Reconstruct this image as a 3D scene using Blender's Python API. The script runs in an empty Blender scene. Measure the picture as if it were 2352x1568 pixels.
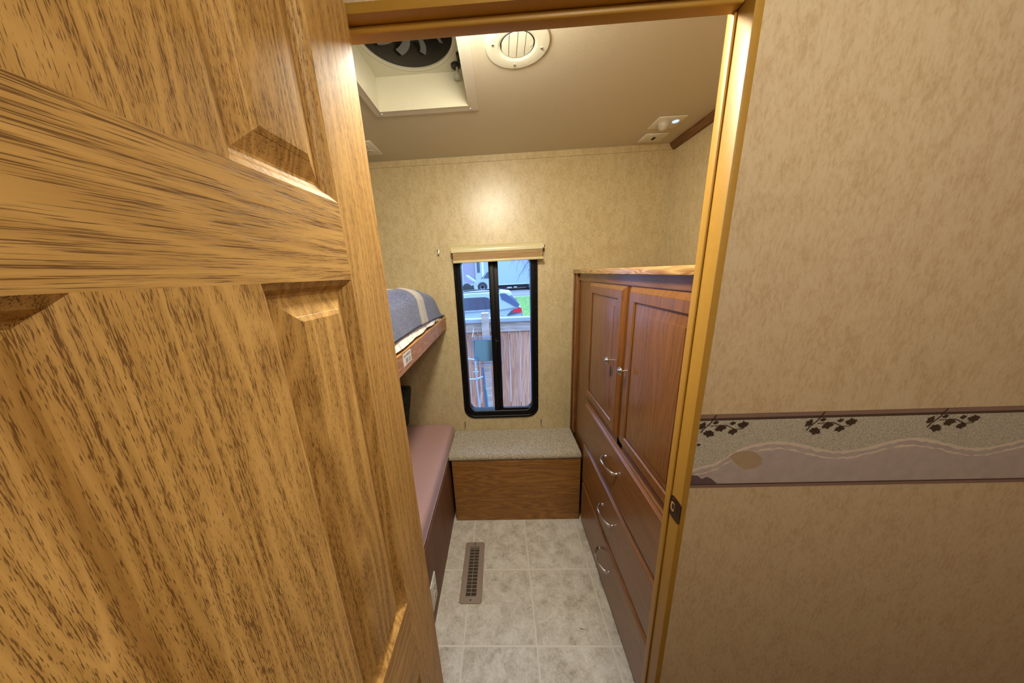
import bpy, bmesh, math, random
from mathutils import Vector, Matrix, noise as mnoise

random.seed(7)
sc = bpy.context.scene
COL = sc.collection

# ------------------------------------------------------------------ camera
FPX = 635.73
cam_d = bpy.data.cameras.new('camera')
cam = bpy.data.objects.new('camera', cam_d)
COL.objects.link(cam)
cam_d.sensor_fit = 'HORIZONTAL'
cam_d.sensor_width = 36.0
cam_d.lens = FPX * 36.0 / 2352.0
cam_d.shift_x = (1176 - 1129) / 2352.0
cam_d.shift_y = (788.5 - 784) / 2352.0
cam_d.clip_start = 0.02
cam_d.clip_end = 200
_p, _y, _r = math.radians(14.307), math.radians(-2.221), math.radians(-2.773)
fw = Vector((math.sin(_y) * math.cos(_p), math.cos(_y) * math.cos(_p), -math.sin(_p)))
rt = Vector((math.cos(_y), -math.sin(_y), 0))
up = rt.cross(fw)
r2 = rt * math.cos(_r) + up * math.sin(_r)
u2 = -rt * math.sin(_r) + up * math.cos(_r)
M = Matrix((r2, u2, -fw)).transposed().to_4x4()
M.translation = Vector((-0.0959, -1.1057, 1.4998))
cam.matrix_world = M
sc.camera = cam

# ------------------------------------------------------------------ world, lights, exposure
sc.view_settings.view_transform = 'Standard'
sc.view_settings.look = 'None'
sc.view_settings.exposure = 0.0
sc.view_settings.gamma = 1.0
try:
    sc.view_settings.use_curve_mapping = False
except Exception:
    pass
w = bpy.data.worlds.new('overcast_sky')
sc.world = w
w.use_nodes = True
wn = w.node_tree.nodes
wl = w.node_tree.links
bg = wn['Background']
tc = wn.new('ShaderNodeTexCoord')
sep = wn.new('ShaderNodeSeparateXYZ')
ramp = wn.new('ShaderNodeValToRGB')
zen = wn.new('ShaderNodeMapRange')
zen.inputs['To Min'].default_value = 1.7
zen.inputs['To Max'].default_value = 11.0
wl.new(sep.outputs['Z'], zen.inputs['Value'])
wl.new(zen.outputs[0], bg.inputs['Strength'])
wl.new(tc.outputs['Generated'], sep.inputs[0])
wl.new(sep.outputs['Z'], ramp.inputs[0])
ramp.color_ramp.elements[0].position = 0.0
ramp.color_ramp.elements[0].color = (0.35, 0.58, 1.0, 1)
ramp.color_ramp.elements[1].position = 0.6
ramp.color_ramp.elements[1].color = (0.32, 0.55, 1.0, 1)
wl.new(ramp.outputs[0], bg.inputs['Color'])


def area_light(name, loc, size, power, color, rot=(0, 0, 0), shape='DISK', sy=None, spread=180):
    d = bpy.data.lights.new(name, 'AREA')
    d.shape = shape
    d.size = size
    if sy:
        d.size_y = sy
    d.energy = power
    d.color = color
    d.spread = math.radians(spread)
    o = bpy.data.objects.new(name, d)
    COL.objects.link(o)
    o.location = loc
    o.rotation_euler = rot
    return o


def point_light(name, loc, radius, power, color):
    d = bpy.data.lights.new(name, 'POINT')
    d.shadow_soft_size = radius
    d.energy = power
    d.color = color
    o = bpy.data.objects.new(name, d)
    COL.objects.link(o)
    o.location = loc
    return o


# the bunk room's own ceiling lamp (just behind the door header) and the hall's ceiling lamps
point_light('room_ceiling_lamp', (-0.12, -0.38, 2.035), 0.060, 11.5, (1.0, 0.93, 0.78))
area_light('room_ceiling_lamp_disc', (-0.12, -0.38, 2.09), 0.18, 9.5, (1.0, 0.93, 0.78))
point_light('hall_ceiling_lamp', (0.22, -1.30, 2.02), 0.05, 10.0, (1.0, 0.93, 0.77))
point_light('hall_rear_lamp', (0.30, -2.10, 1.95), 0.07, 8.0, (1.0, 0.92, 0.76))
# sky portal at the window: only guides sampling of the sky through the pane
pt = area_light('window_sky_portal', (-0.117, 0.68, 1.10), 0.44, 1.0, (1, 1, 1),
                rot=(math.radians(-90), 0, 0), shape='RECTANGLE', sy=1.0)
pt.data.cycles.is_portal = True


# ------------------------------------------------------------------ helpers
def lin(c):
    c = c / 255.0
    return c / 12.92 if c <= 0.04045 else ((c + 0.055) / 1.055) ** 2.4


def rgb(r, g, b):
    return (lin(r), lin(g), lin(b), 1.0)


def tag(o, label=None, cat=None, group=None, kind=None):
    if label:
        o['label'] = label
    if cat:
        o['category'] = cat
    if group:
        o['group'] = group
    if kind:
        o['kind'] = kind
    return o


ORG = {}


def empty(name, loc, label=None, cat=None, group=None, kind=None):
    o = bpy.data.objects.new(name, None)
    o.empty_display_size = 0.05
    COL.objects.link(o)
    o.location = loc
    ORG[o] = Vector(loc)
    return tag(o, label, cat, group, kind)


def mk(name, bm, m, parent=None, smooth=False, org=None, label=None):
    """link one bmesh (world coordinates) as one object"""
    og = ORG[parent] if parent else Vector(org or (0, 0, 0))
    if og.length > 0:
        bmesh.ops.translate(bm, vec=-og, verts=bm.verts)
    bmesh.ops.recalc_face_normals(bm, faces=bm.faces)
    me = bpy.data.meshes.new(name)
    bm.to_mesh(me)
    bm.free()
    for mm in (m if isinstance(m, (list, tuple)) else [m]):
        me.materials.append(mm)
    if smooth:
        if smooth is True:
            for p in me.polygons:
                p.use_smooth = True
        else:
            for p in me.polygons:
                p.use_smooth = True
            me.set_sharp_from_angle(angle=math.radians(smooth))
    o = bpy.data.objects.new(name, me)
    COL.objects.link(o)
    if parent:
        o.parent = parent
    else:
        o.location = og
    ORG[o] = og
    if label:
        o['label'] = label
    return o


def box(bm, x0, x1, y0, y1, z0, z1, bev=0.0, seg=2, mi=0):
    vs = [bm.verts.new((x, y, z)) for x in (x0, x1) for y in (y0, y1) for z in (z0, z1)]
    f = [(0, 1, 3, 2), (4, 6, 7, 5), (0, 4, 5, 1), (2, 3, 7, 6), (0, 2, 6, 4), (1, 5, 7, 3)]
    fs = [bm.faces.new([vs[i] for i in q]) for q in f]
    for q in fs:
        q.material_index = mi
    if bev > 0:
        es = list({e for q in fs for e in q.edges})
        r = bmesh.ops.bevel(bm, geom=es, offset=bev, segments=seg, profile=0.5, affect='EDGES')
        for q in r['faces']:
            q.material_index = mi
    return vs


def bx(*a, **k):
    bm = bmesh.new()
    box(bm, *a, **k)
    return bm


def slab_holes(xs, ys, skip, z0, z1, plane='XY'):
    """slab cut in a grid; skip = set of (i, j) cells left open. plane picks the two in-plane axes"""
    bm = bmesh.new()

    def P(a, b, c):
        return {'XY': (a, b, c), 'XZ': (a, c, b), 'YZ': (c, a, b)}[plane]
    V = {}

    def v(i, j, k):
        if (i, j, k) not in V:
            V[(i, j, k)] = bm.verts.new(P(xs[i], ys[j], (z0, z1)[k]))
        return V[(i, j, k)]
    nx, ny = len(xs) - 1, len(ys) - 1
    full = {(i, j) for i in range(nx) for j in range(ny)} - set(skip)
    for (i, j) in full:
        bm.faces.new([v(i, j, 0), v(i + 1, j, 0), v(i + 1, j + 1, 0), v(i, j + 1, 0)])
        bm.faces.new([v(i, j, 1), v(i, j + 1, 1), v(i + 1, j + 1, 1), v(i + 1, j, 1)])
        for (di, dj, a, b) in ((-1, 0, (i, j), (i, j + 1)), (1, 0, (i + 1, j), (i + 1, j + 1)),
                               (0, -1, (i, j), (i + 1, j)), (0, 1, (i, j + 1), (i + 1, j + 1))):
            if (i + di, j + dj) not in full:
                bm.faces.new([v(*a, 0), v(*b, 0), v(*b, 1), v(*a, 1)])
    return bm


def tube(bm, pts, rad, n=10, cap=True, mi=0, flat=None):
    """tube along pts with radius list; flat=(axis Vector, factor) squashes the section"""
    pts = [Vector(p) for p in pts]
    if not isinstance(rad, (list, tuple)):
        rad = [rad] * len(pts)
    prev = None
    rings = []
    for i, p in enumerate(pts):
        d = (pts[min(i + 1, len(pts) - 1)] - pts[max(i - 1, 0)])
        d.normalize()
        if prev is None:
            a = Vector((0, 0, 1)) if abs(d.z) < 0.9 else Vector((1, 0, 0))
            u = d.cross(a).normalized()
        else:
            u = (prev - d * prev.dot(d)).normalized()
        prev = u
        w_ = d.cross(u)
        ring = []
        for k in range(n):
            t = 2 * math.pi * k / n
            off = (u * math.cos(t) + w_ * math.sin(t)) * rad[i]
            if flat:
                ax, fc = flat
                off = off - ax * off.dot(ax) * (1 - fc)
            ring.append(bm.verts.new(p + off))
        rings.append(ring)
    for a, b in zip(rings, rings[1:]):
        for k in range(n):
            f = bm.faces.new([a[k], a[(k + 1) % n], b[(k + 1) % n], b[k]])
            f.material_index = mi
    if cap:
        for r_ in (rings[0], rings[-1]):
            f = bm.faces.new(r_)
            f.material_index = mi
    return rings


def lathe(bm, base, axis, prof, n=32, mi=0, close=True):
    """prof = [(distance along axis, radius)]"""
    ax = Vector(axis).normalized()
    a = Vector((0, 0, 1)) if abs(ax.z) < 0.9 else Vector((1, 0, 0))
    u = ax.cross(a).normalized()
    v_ = ax.cross(u)
    base = Vector(base)
    rings = []
    for (h, r) in prof:
        if r < 1e-6:
            rings.append([bm.verts.new(base + ax * h)])
        else:
            rings.append([bm.verts.new(base + ax * h + (u * math.cos(2 * math.pi * k / n) + v_ * math.sin(2 * math.pi * k / n)) * r) for k in range(n)])
    for A, B in zip(rings, rings[1:]):
        for k in range(n):
            if len(A) == 1 and len(B) == 1:
                continue
            if len(A) == 1:
                f = bm.faces.new([A[0], B[k], B[(k + 1) % n]])
            elif len(B) == 1:
                f = bm.faces.new([A[k], A[(k + 1) % n], B[0]])
            else:
                f = bm.faces.new([A[k], A[(k + 1) % n], B[(k + 1) % n], B[k]])
            f.material_index = mi
    if close:
        for R_ in (rings[0], rings[-1]):
            if len(R_) > 1:
                f = bm.faces.new(R_)
                f.material_index = mi
    return rings


def prism(bm, poly, axis, a, b, mi=0):
    """extrude a 2D polygon between a and b along axis ('X': poly=(y,z), 'Y': (x,z), 'Z': (x,y))"""
    def P(u, v_, c):
        return {'X': (c, u, v_), 'Y': (u, c, v_), 'Z': (u, v_, c)}[axis]
    A = [bm.verts.new(P(u, v_, a)) for u, v_ in poly]
    B = [bm.verts.new(P(u, v_, b)) for u, v_ in poly]
    n = len(poly)
    fs = [bm.faces.new(A), bm.faces.new(B[::-1])]
    for k in range(n):
        fs.append(bm.faces.new([A[k], B[k], B[(k + 1) % n], A[(k + 1) % n]]))
    for f in fs:
        f.material_index = mi
    return fs


def rrect(x0, x1, z0, z1, r, n=8):
    pts = []
    for (cx, cz, a0) in ((x1 - r, z1 - r, 0), (x0 + r, z1 - r, 90), (x0 + r, z0 + r, 180), (x1 - r, z0 + r, 270)):
        for k in range(n + 1):
            a = math.radians(a0 + 90 * k / n)
            pts.append((cx + r * math.cos(a), cz + r * math.sin(a)))
    return pts


def copy_tree(o, parent=None, loc=None):
    c = o.copy()
    COL.objects.link(c)
    if parent:
        c.parent = parent
    if loc is not None:
        c.location = loc
    for ch in list(o.children):
        copy_tree(ch, c)
    return c


# ------------------------------------------------------------------ materials
def new_mat(name):
    m = bpy.data.materials.new(name)
    m.use_nodes = True
    nt = m.node_tree
    return m, nt, nt.nodes['Principled BSDF']


def simple(name, col, rough=0.5, metal=0.0, spec=0.5, noise=0.0, nscale=20, bump=0.0, bscale=200, coat=0.0):
    m, nt, p = new_mat(name)
    p.inputs['Base Color'].default_value = col
    p.inputs['Roughness'].default_value = rough
    p.inputs['Metallic'].default_value = metal
    p.inputs['Specular IOR Level'].default_value = spec
    p.inputs['Coat Weight'].default_value = coat
    t = nt.nodes.new('ShaderNodeTexCoord')
    if noise > 0:
        n = nt.nodes.new('ShaderNodeTexNoise')
        n.inputs['Scale'].default_value = nscale
        n.inputs['Detail'].default_value = 6
        nt.links.new(t.outputs['Object'], n.inputs['Vector'])
        mx = nt.nodes.new('ShaderNodeMix')
        mx.data_type = 'RGBA'
        mx.inputs['A'].default_value = tuple(c * (1 - noise) for c in col[:3]) + (1,)
        mx.inputs['B'].default_value = tuple(min(1, c * (1 + noise)) for c in col[:3]) + (1,)
        nt.links.new(n.outputs['Fac'], mx.inputs['Factor'])
        nt.links.new(mx.outputs['Result'], p.inputs['Base Color'])
    if bump > 0:
        n = nt.nodes.new('ShaderNodeTexNoise')
        n.inputs['Scale'].default_value = bscale
        n.inputs['Detail'].default_value = 3
        nt.links.new(t.outputs['Object'], n.inputs['Vector'])
        b = nt.nodes.new('ShaderNodeBump')
        b.inputs['Strength'].default_value = bump
        b.inputs['Distance'].default_value = 0.001
        nt.links.new(n.outputs['Fac'], b.inputs['Height'])
        nt.links.new(b.outputs['Normal'], p.inputs['Normal'])
    return m


def math_n(nt, op, a=None, b=None, c=None, clamp=False):
    n = nt.nodes.new('ShaderNodeMath')
    n.operation = op
    n.use_clamp = clamp
    for i, v_ in enumerate((a, b, c)):
        if v_ is None:
            continue
        if isinstance(v_, (int, float)):
            n.inputs[i].default_value = v_
        else:
            nt.links.new(v_, n.inputs[i])
    return n.outputs[0]


def ramp_n(nt, src, stops):
    r = nt.nodes.new('ShaderNodeValToRGB')
    cr = r.color_ramp
    while len(cr.elements) < len(stops):
        cr.elements.new(0.5)
    for e, (p, c) in zip(cr.elements, stops):
        e.position = p
        e.color = c if len(c) == 4 else (*c, 1)
    nt.links.new(src, r.inputs[0])
    return r.outputs['Color']


def gray(v_):
    return (v_, v_, v_, 1)


def wood(name, light, mid, dark, axis='Z', fig=1.0, rings=12.0, pore=1.0, rough=0.4, coat=0.0, bump=0.4,
         pore_cross=420, pore_along=14, ringmix=0.6, spec=0.5,
         band_cross=170, band_along=1.6):
    """oak: cathedral figure from contour lines of a stretched noise, plus long thin pores"""
    m, nt, p = new_mat(name)
    L = nt.links
    t = nt.nodes.new('ShaderNodeTexCoord')
    oi = nt.nodes.new('ShaderNodeObjectInfo')
    off = nt.nodes.new('ShaderNodeVectorMath')
    off.operation = 'MULTIPLY_ADD'
    cmb = nt.nodes.new('ShaderNodeCombineXYZ')
    for i in range(3):
        L.new(oi.outputs['Random'], cmb.inputs[i])
    L.new(cmb.outputs[0], off.inputs[0])
    off.inputs[1].default_value = (7.3, 5.1, 3.7)
    L.new(t.outputs['Object'], off.inputs[2])

    def mapped(cross, along):
        mp = nt.nodes.new('ShaderNodeMapping')
        s = {'X': (along, cross, cross), 'Y': (cross, along, cross), 'Z': (cross, cross, along)}[axis]
        mp.inputs['Scale'].default_value = s
        L.new(off.outputs[0], mp.inputs['Vector'])
        return mp.outputs[0]

    def nz(vec, detail=3, dist=0.0, rough_=0.5):
        n = nt.nodes.new('ShaderNodeTexNoise')
        n.inputs['Scale'].default_value = 1.0
        n.inputs['Detail'].default_value = detail
        n.inputs['Roughness'].default_value = rough_
        n.inputs['Distortion'].default_value = dist
        L.new(vec, n.inputs['Vector'])
        return n.outputs['Fac']
    a = nz(mapped(7.0 * fig, 0.7 * fig), 2, 0.1)
    wob = nz(mapped(90, 5), 3)
    v1 = math_n(nt, 'MULTIPLY', a, rings * 2.2)
    v2 = math_n(nt, 'MULTIPLY_ADD', wob, 0.35, v1)
    pp = math_n(nt, 'PINGPONG', v2, 0.5)
    ring = math_n(nt, 'MULTIPLY', pp, 2.0)
    ring = math_n(nt, 'POWER', ring, 1.6)
    tone = nz(mapped(22, 1.2), 4)
    fine = nz(mapped(pore_cross * 0.35, pore_along * 0.5), 4)
    pv = nz(mapped(pore_cross, pore_along), 2, 0.0, 0.6)
    band = nz(mapped(band_cross, band_along), 3, 0.0, 0.6)
    # pores cluster in bands of early wood
    pv = math_n(nt, 'MULTIPLY_ADD', band, 0.32, pv)
    pv = math_n(nt, 'MULTIPLY_ADD', ring, -0.10, pv)
    pr_ = ramp_n(nt, pv, [(0.675, gray(0)), (0.735, gray(1))])
    pm = math_n(nt, 'MULTIPLY', pr_, pore, clamp=True)
    f0 = math_n(nt, 'MULTIPLY', ring, ringmix)
    f1 = math_n(nt, 'MULTIPLY_ADD', tone, 0.55, f0)
    f2 = math_n(nt, 'MULTIPLY_ADD', fine, 0.20, f1)
    inv = math_n(nt, 'SUBTRACT', 1.0, band)
    f2 = math_n(nt, 'MULTIPLY_ADD', inv, 0.35, f2)
    f3 = math_n(nt, 'MULTIPLY', f2, 1.0 / (0.55 + 0.55 + ringmix) * 1.35)
    f3 = math_n(nt, 'SUBTRACT', f3, 0.17, clamp=True)
    base = ramp_n(nt, f3, [(0.05, mid), (0.75, light)])
    mx = nt.nodes.new('ShaderNodeMix')
    mx.data_type = 'RGBA'
    L.new(pm, mx.inputs['Factor'])
    L.new(base, mx.inputs['A'])
    mx.inputs['B'].default_value = dark
    L.new(mx.outputs['Result'], p.inputs['Base Color'])
    p.inputs['Roughness'].default_value = rough
    p.inputs['Coat Weight'].default_value = coat
    p.inputs['Coat Roughness'].default_value = 0.18
    p.inputs['Specular IOR Level'].default_value = spec
    b = nt.nodes.new('ShaderNodeBump')
    b.inputs['Strength'].default_value = bump
    b.inputs['Distance'].default_value = 0.0006
    b.invert = True
    L.new(pm, b.inputs['Height'])
    L.new(b.outputs['Normal'], p.inputs['Normal'])
    return m


def wallpaper(name, a, b, c, rough=0.5, spec=0.35):
    m, nt, p = new_mat(name)
    L = nt.links
    t = nt.nodes.new('ShaderNodeTexCoord')

    def nz(s, scale, detail, dist=0.0, rough_=0.6):
        mp = nt.nodes.new('ShaderNodeMapping')
        mp.inputs['Scale'].default_value = s
        L.new(t.outputs['Object'], mp.inputs['Vector'])
        n = nt.nodes.new('ShaderNodeTexNoise')
        n.inputs['Scale'].default_value = scale
        n.inputs['Detail'].default_value = detail
        n.inputs['Roughness'].default_value = rough_
        n.inputs['Distortion'].default_value = dist
        L.new(mp.outputs[0], n.inputs['Vector'])
        return n.outputs['Fac']
    n1 = nz((1, 1, 0.42), 170, 5, 0.5, 0.7)
    n2 = nz((1, 1, 0.5), 38, 3, 0.4)
    n3 = nz((1, 1, 0.25), 300, 3)
    s = math_n(nt, 'MULTIPLY_ADD', n2, 0.45, math_n(nt, 'MULTIPLY', n1, 0.75))
    s = math_n(nt, 'MULTIPLY_ADD', n3, 0.25, s)
    col = ramp_n(nt, s, [(0.60, c), (0.70, a), (0.80, b)])
    L.new(col, p.inputs['Base Color'])
    p.inputs['Roughness'].default_value = rough
    p.inputs['Specular IOR Level'].default_value = spec
    bn = nt.nodes.new('ShaderNodeBump')
    bn.inputs['Strength'].default_value = 0.35
    bn.inputs['Distance'].default_value = 0.0008
    L.new(n1, bn.inputs['Height'])
    L.new(bn.outputs['Normal'], p.inputs['Normal'])
    return m


def tile_mat(name):
    m, nt, p = new_mat(name)
    L = nt.links
    t = nt.nodes.new('ShaderNodeTexCoord')
    br = nt.nodes.new('ShaderNodeTexBrick')
    br.offset = 0.0
    br.squash = 1.0
    br.inputs['Scale'].default_value = 1.0
    br.inputs['Brick Width'].default_value = 0.305
    br.inputs['Row Height'].default_value = 0.305
    br.inputs['Mortar Size'].default_value = 0.0035
    br.inputs['Mortar Smooth'].default_value = 0.25
    br.inputs['Color1'].default_value = gray(0.0)
    br.inputs['Color2'].default_value = gray(1.0)
    L.new(t.outputs['Object'], br.inputs['Vector'])
    # shift the pattern per tile
    add = nt.nodes.new('ShaderNodeVectorMath')
    add.operation = 'MULTIPLY_ADD'
    L.new(br.outputs['Color'], add.inputs[0])
    add.inputs[1].default_value = (3.1, 2.3, 1.7)
    L.new(t.outputs['Object'], add.inputs[2])

    def nz(scale, detail, dist, rough_=0.6):
        n = nt.nodes.new('ShaderNodeTexNoise')
        n.inputs['Scale'].default_value = scale
        n.inputs['Detail'].default_value = detail
        n.inputs['Roughness'].default_value = rough_
        n.inputs['Distortion'].default_value = dist
        L.new(add.outputs[0], n.inputs['Vector'])
        return n.outputs['Fac']
    a = nz(15, 8, 0.4, 0.75)
    b = nz(110, 6, 0.3, 0.75)
    s = math_n(nt, 'MULTIPLY_ADD', b, 0.4, math_n(nt, 'MULTIPLY', a, 0.75))
    col = ramp_n(nt, s, [(0.42, rgb(156, 150, 136)), (0.54, rgb(198, 193, 182)), (0.68, rgb(222, 219, 212))])
    mx = nt.nodes.new('ShaderNodeMix')
    mx.data_type = 'RGBA'
    L.new(br.outputs['Fac'], mx.inputs['Factor'])
    L.new(col, mx.inputs['A'])
    mx.inputs['B'].default_value = rgb(222, 218, 208)
    L.new(mx.outputs['Result'], p.inputs['Base Color'])
    p.inputs['Roughness'].default_value = 0.42
    p.inputs['Specular IOR Level'].default_value = 0.45
    bn = nt.nodes.new('ShaderNodeBump')
    bn.inputs['Strength'].default_value = 0.4
    bn.inputs['Distance'].default_value = 0.001
    bn.invert = True
    h = math_n(nt, 'MULTIPLY_ADD', b, -0.25, br.outputs['Fac'])
    L.new(h, bn.inputs['Height'])
    L.new(bn.outputs['Normal'], p.inputs['Normal'])
    return m


def speckle(name, stops, scale=600, rough=0.95, bump=0.8, dist=0.002, sheen=0.3, stretch=(1, 1, 1), detail=3):
    m, nt, p = new_mat(name)
    L = nt.links
    t = nt.nodes.new('ShaderNodeTexCoord')
    mp = nt.nodes.new('ShaderNodeMapping')
    mp.inputs['Scale'].default_value = stretch
    L.new(t.outputs['Object'], mp.inputs['Vector'])
    n = nt.nodes.new('ShaderNodeTexNoise')
    n.inputs['Scale'].default_value = scale
    n.inputs['Detail'].default_value = detail
    n.inputs['Roughness'].default_value = 0.75
    L.new(mp.outputs[0], n.inputs['Vector'])
    col = ramp_n(nt, n.outputs['Fac'], stops)
    L.new(col, p.inputs['Base Color'])
    p.inputs['Roughness'].default_value = rough
    p.inputs['Sheen Weight'].default_value = sheen
    p.inputs['Specular IOR Level'].default_value = 0.15
    b = nt.nodes.new('ShaderNodeBump')
    b.inputs['Strength'].default_value = bump
    b.inputs['Distance'].default_value = dist
    L.new(n.outputs['Fac'], b.inputs['Height'])
    L.new(b.outputs['Normal'], p.inputs['Normal'])
    return m


OAK_L, OAK_M, OAK_D = rgb(206, 164, 98), rgb(172, 130, 68), rgb(92, 58, 26)
door_kw = dict(fig=1.6, rings=9.0, pore=0.8, rough=0.5, bump=0.35, pore_cross=1300, pore_along=60, ringmix=0.45, spec=0.35)
M_door_v = wood('door_oak_vertical', OAK_L, OAK_M, OAK_D, 'Z', **{**door_kw, 'pore_cross': 2000, 'pore_along': 120, 'bump': 0.25}, band_cross=330, band_along=2.4)
M_door_s = wood('door_oak_stile', OAK_L, OAK_M, OAK_D, 'Z', **{**door_kw, 'pore_cross': 1700, 'pore_along': 85, 'ringmix': 0.2, 'bump': 0.2, 'pore': 0.7}, band_cross=520, band_along=4.0)
M_door_h = wood('door_oak_horizontal', OAK_L, OAK_M, OAK_D, 'Y', **{**door_kw, 'pore_cross': 1500, 'pore_along': 26, 'bump': 0.35}, band_cross=420, band_along=3.5)
cab_kw = dict(fig=1.2, rings=7.0, pore=0.35, rough=0.42, coat=0.45, bump=0.15, pore_cross=900, pore_along=40, ringmix=0.3)
CB_L, CB_M, CB_D = rgb(142, 92, 44), rgb(112, 68, 28), rgb(66, 38, 16)
M_cab_v = wood('cabinet_oak_vertical', CB_L, CB_M, CB_D, 'Z', **cab_kw)
M_cab_h = wood('cabinet_oak_horizontal', CB_L, CB_M, CB_D, 'Y', **cab_kw)
M_bench = wood('bench_vinyl_oak', rgb(166, 116, 52), rgb(132, 86, 34), rgb(84, 50, 18), 'X', fig=1.3, rings=9.0, pore=0.5,
               rough=0.5, bump=0.1, pore_cross=500, pore_along=25, ringmix=0.6)
M_bunk = wood('bunk_base_oak', rgb(126, 84, 56), rgb(104, 66, 42), rgb(70, 42, 26), 'Z', fig=1.0, rings=5.0, pore=0.3, rough=0.55,
              bump=0.1, pore_cross=500, pore_along=20, ringmix=0.3)
M_rail = wood('bunk_rail_oak', rgb(190, 142, 106), rgb(160, 110, 78), rgb(104, 66, 44), 'Y', fig=2.2, rings=9.0, pore=0.5, rough=0.5,
              bump=0.15, ringmix=0.7)
M_railtop = wood('bunk_rail_edge', rgb(210, 158, 90), rgb(188, 132, 66), rgb(130, 84, 40), 'Y', pore=0.3, rough=0.45)
M_trimbrown = wood('brown_trim_oak', rgb(128, 90, 50), rgb(100, 66, 34), rgb(62, 38, 18), 'Y', fig=2.0, rings=8, pore=0.6, rough=0.55, ringmix=0.7)
M_top = wood('counter_oak', rgb(214, 176, 116), rgb(160, 110, 60), rgb(110, 70, 34), 'Y', fig=2.6, rings=10, pore=0.3, rough=0.22,
             coat=0.4, ringmix=0.95, bump=0.05)
M_jamb = simple('vinyl_wrapped_jamb', rgb(176, 134, 54), rough=0.42, noise=0.06, nscale=90, bump=0.15, bscale=900, spec=0.45)
M_wall = wallpaper('beige_wallpaper', rgb(194, 178, 136), rgb(204, 191, 153), rgb(182, 165, 123), rough=0.35, spec=0.8)
M_hall = wallpaper('hall_wallpaper', rgb(208, 184, 150), rgb(214, 193, 160), rgb(196, 170, 134), rough=0.55)
M_ceil = simple('ceiling_panel', rgb(200, 191, 168), rough=0.42, noise=0.04, nscale=500, bump=0.35, bscale=420, spec=0.5)
M_floor = tile_mat('vinyl_tile_floor')
M_black = simple('black_window_metal', (0.004, 0.004, 0.005, 1), rough=0.42, spec=0.22)
M_blackp = simple('black_plastic', (0.01, 0.01, 0.01, 1), rough=0.4)
M_white = simple('white_plastic', rgb(222, 218, 204), rough=0.4, noise=0.02)
M_ventw = simple('vent_plastic', rgb(206, 204, 182), rough=0.38, noise=0.03, nscale=60)
M_flange = simple('vent_flange_plastic', rgb(204, 196, 180), rough=0.42, noise=0.03, nscale=60)
M_cream = simple('cream_plastic', rgb(208, 200, 158), rough=0.3, noise=0.02)
M_chrome = simple('chrome', (0.75, 0.76, 0.78, 1), rough=0.16, metal=1.0)
M_nickel = simple('brushed_nickel', (0.62, 0.62, 0.64, 1), rough=0.24, metal=1.0, noise=0.1, nscale=300)
M_bronze = simple('antique_bronze', rgb(96, 78, 58), rough=0.32, metal=0.85, noise=0.2, nscale=160)
M_brass = simple('raw_wood_hole', rgb(190, 150, 90), rough=0.5, noise=0.3, nscale=200)
M_reg = simple('taupe_metal', rgb(164, 150, 138), rough=0.38, metal=0.35, noise=0.06, nscale=400)
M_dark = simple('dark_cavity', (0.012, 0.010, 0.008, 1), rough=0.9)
M_duct = simple('duct_tin', rgb(90, 80, 66), rough=0.6, noise=0.3, nscale=60)
M_carpet = speckle('speckled_carpet', [(0.38, rgb(84, 68, 46)), (0.46, rgb(156, 142, 116)), (0.54, rgb(206, 196, 174)), (0.62, rgb(234, 228, 212))],
                   scale=330, bump=1.0, dist=0.004)
M_cush = speckle('mauve_fabric', [(0.3, rgb(166, 130, 126)), (0.7, rgb(190, 154, 150))], scale=900, bump=0.3, dist=0.0006, sheen=0.15)
M_fabric = wood('woven_shade_fabric', rgb(176, 148, 104), rgb(150, 122, 80), rgb(112, 88, 56), 'X', pore=0.4, rough=0.8, ringmix=0.1, rings=2)
M_fan = simple('fan_plastic_shaded', rgb(120, 114, 98), rough=0.5)  # shade deep inside the vent is put into this darker grey
M_fanhub = simple('fan_housing', rgb(66, 60, 46), rough=0.6, noise=0.25, nscale=50)


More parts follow.
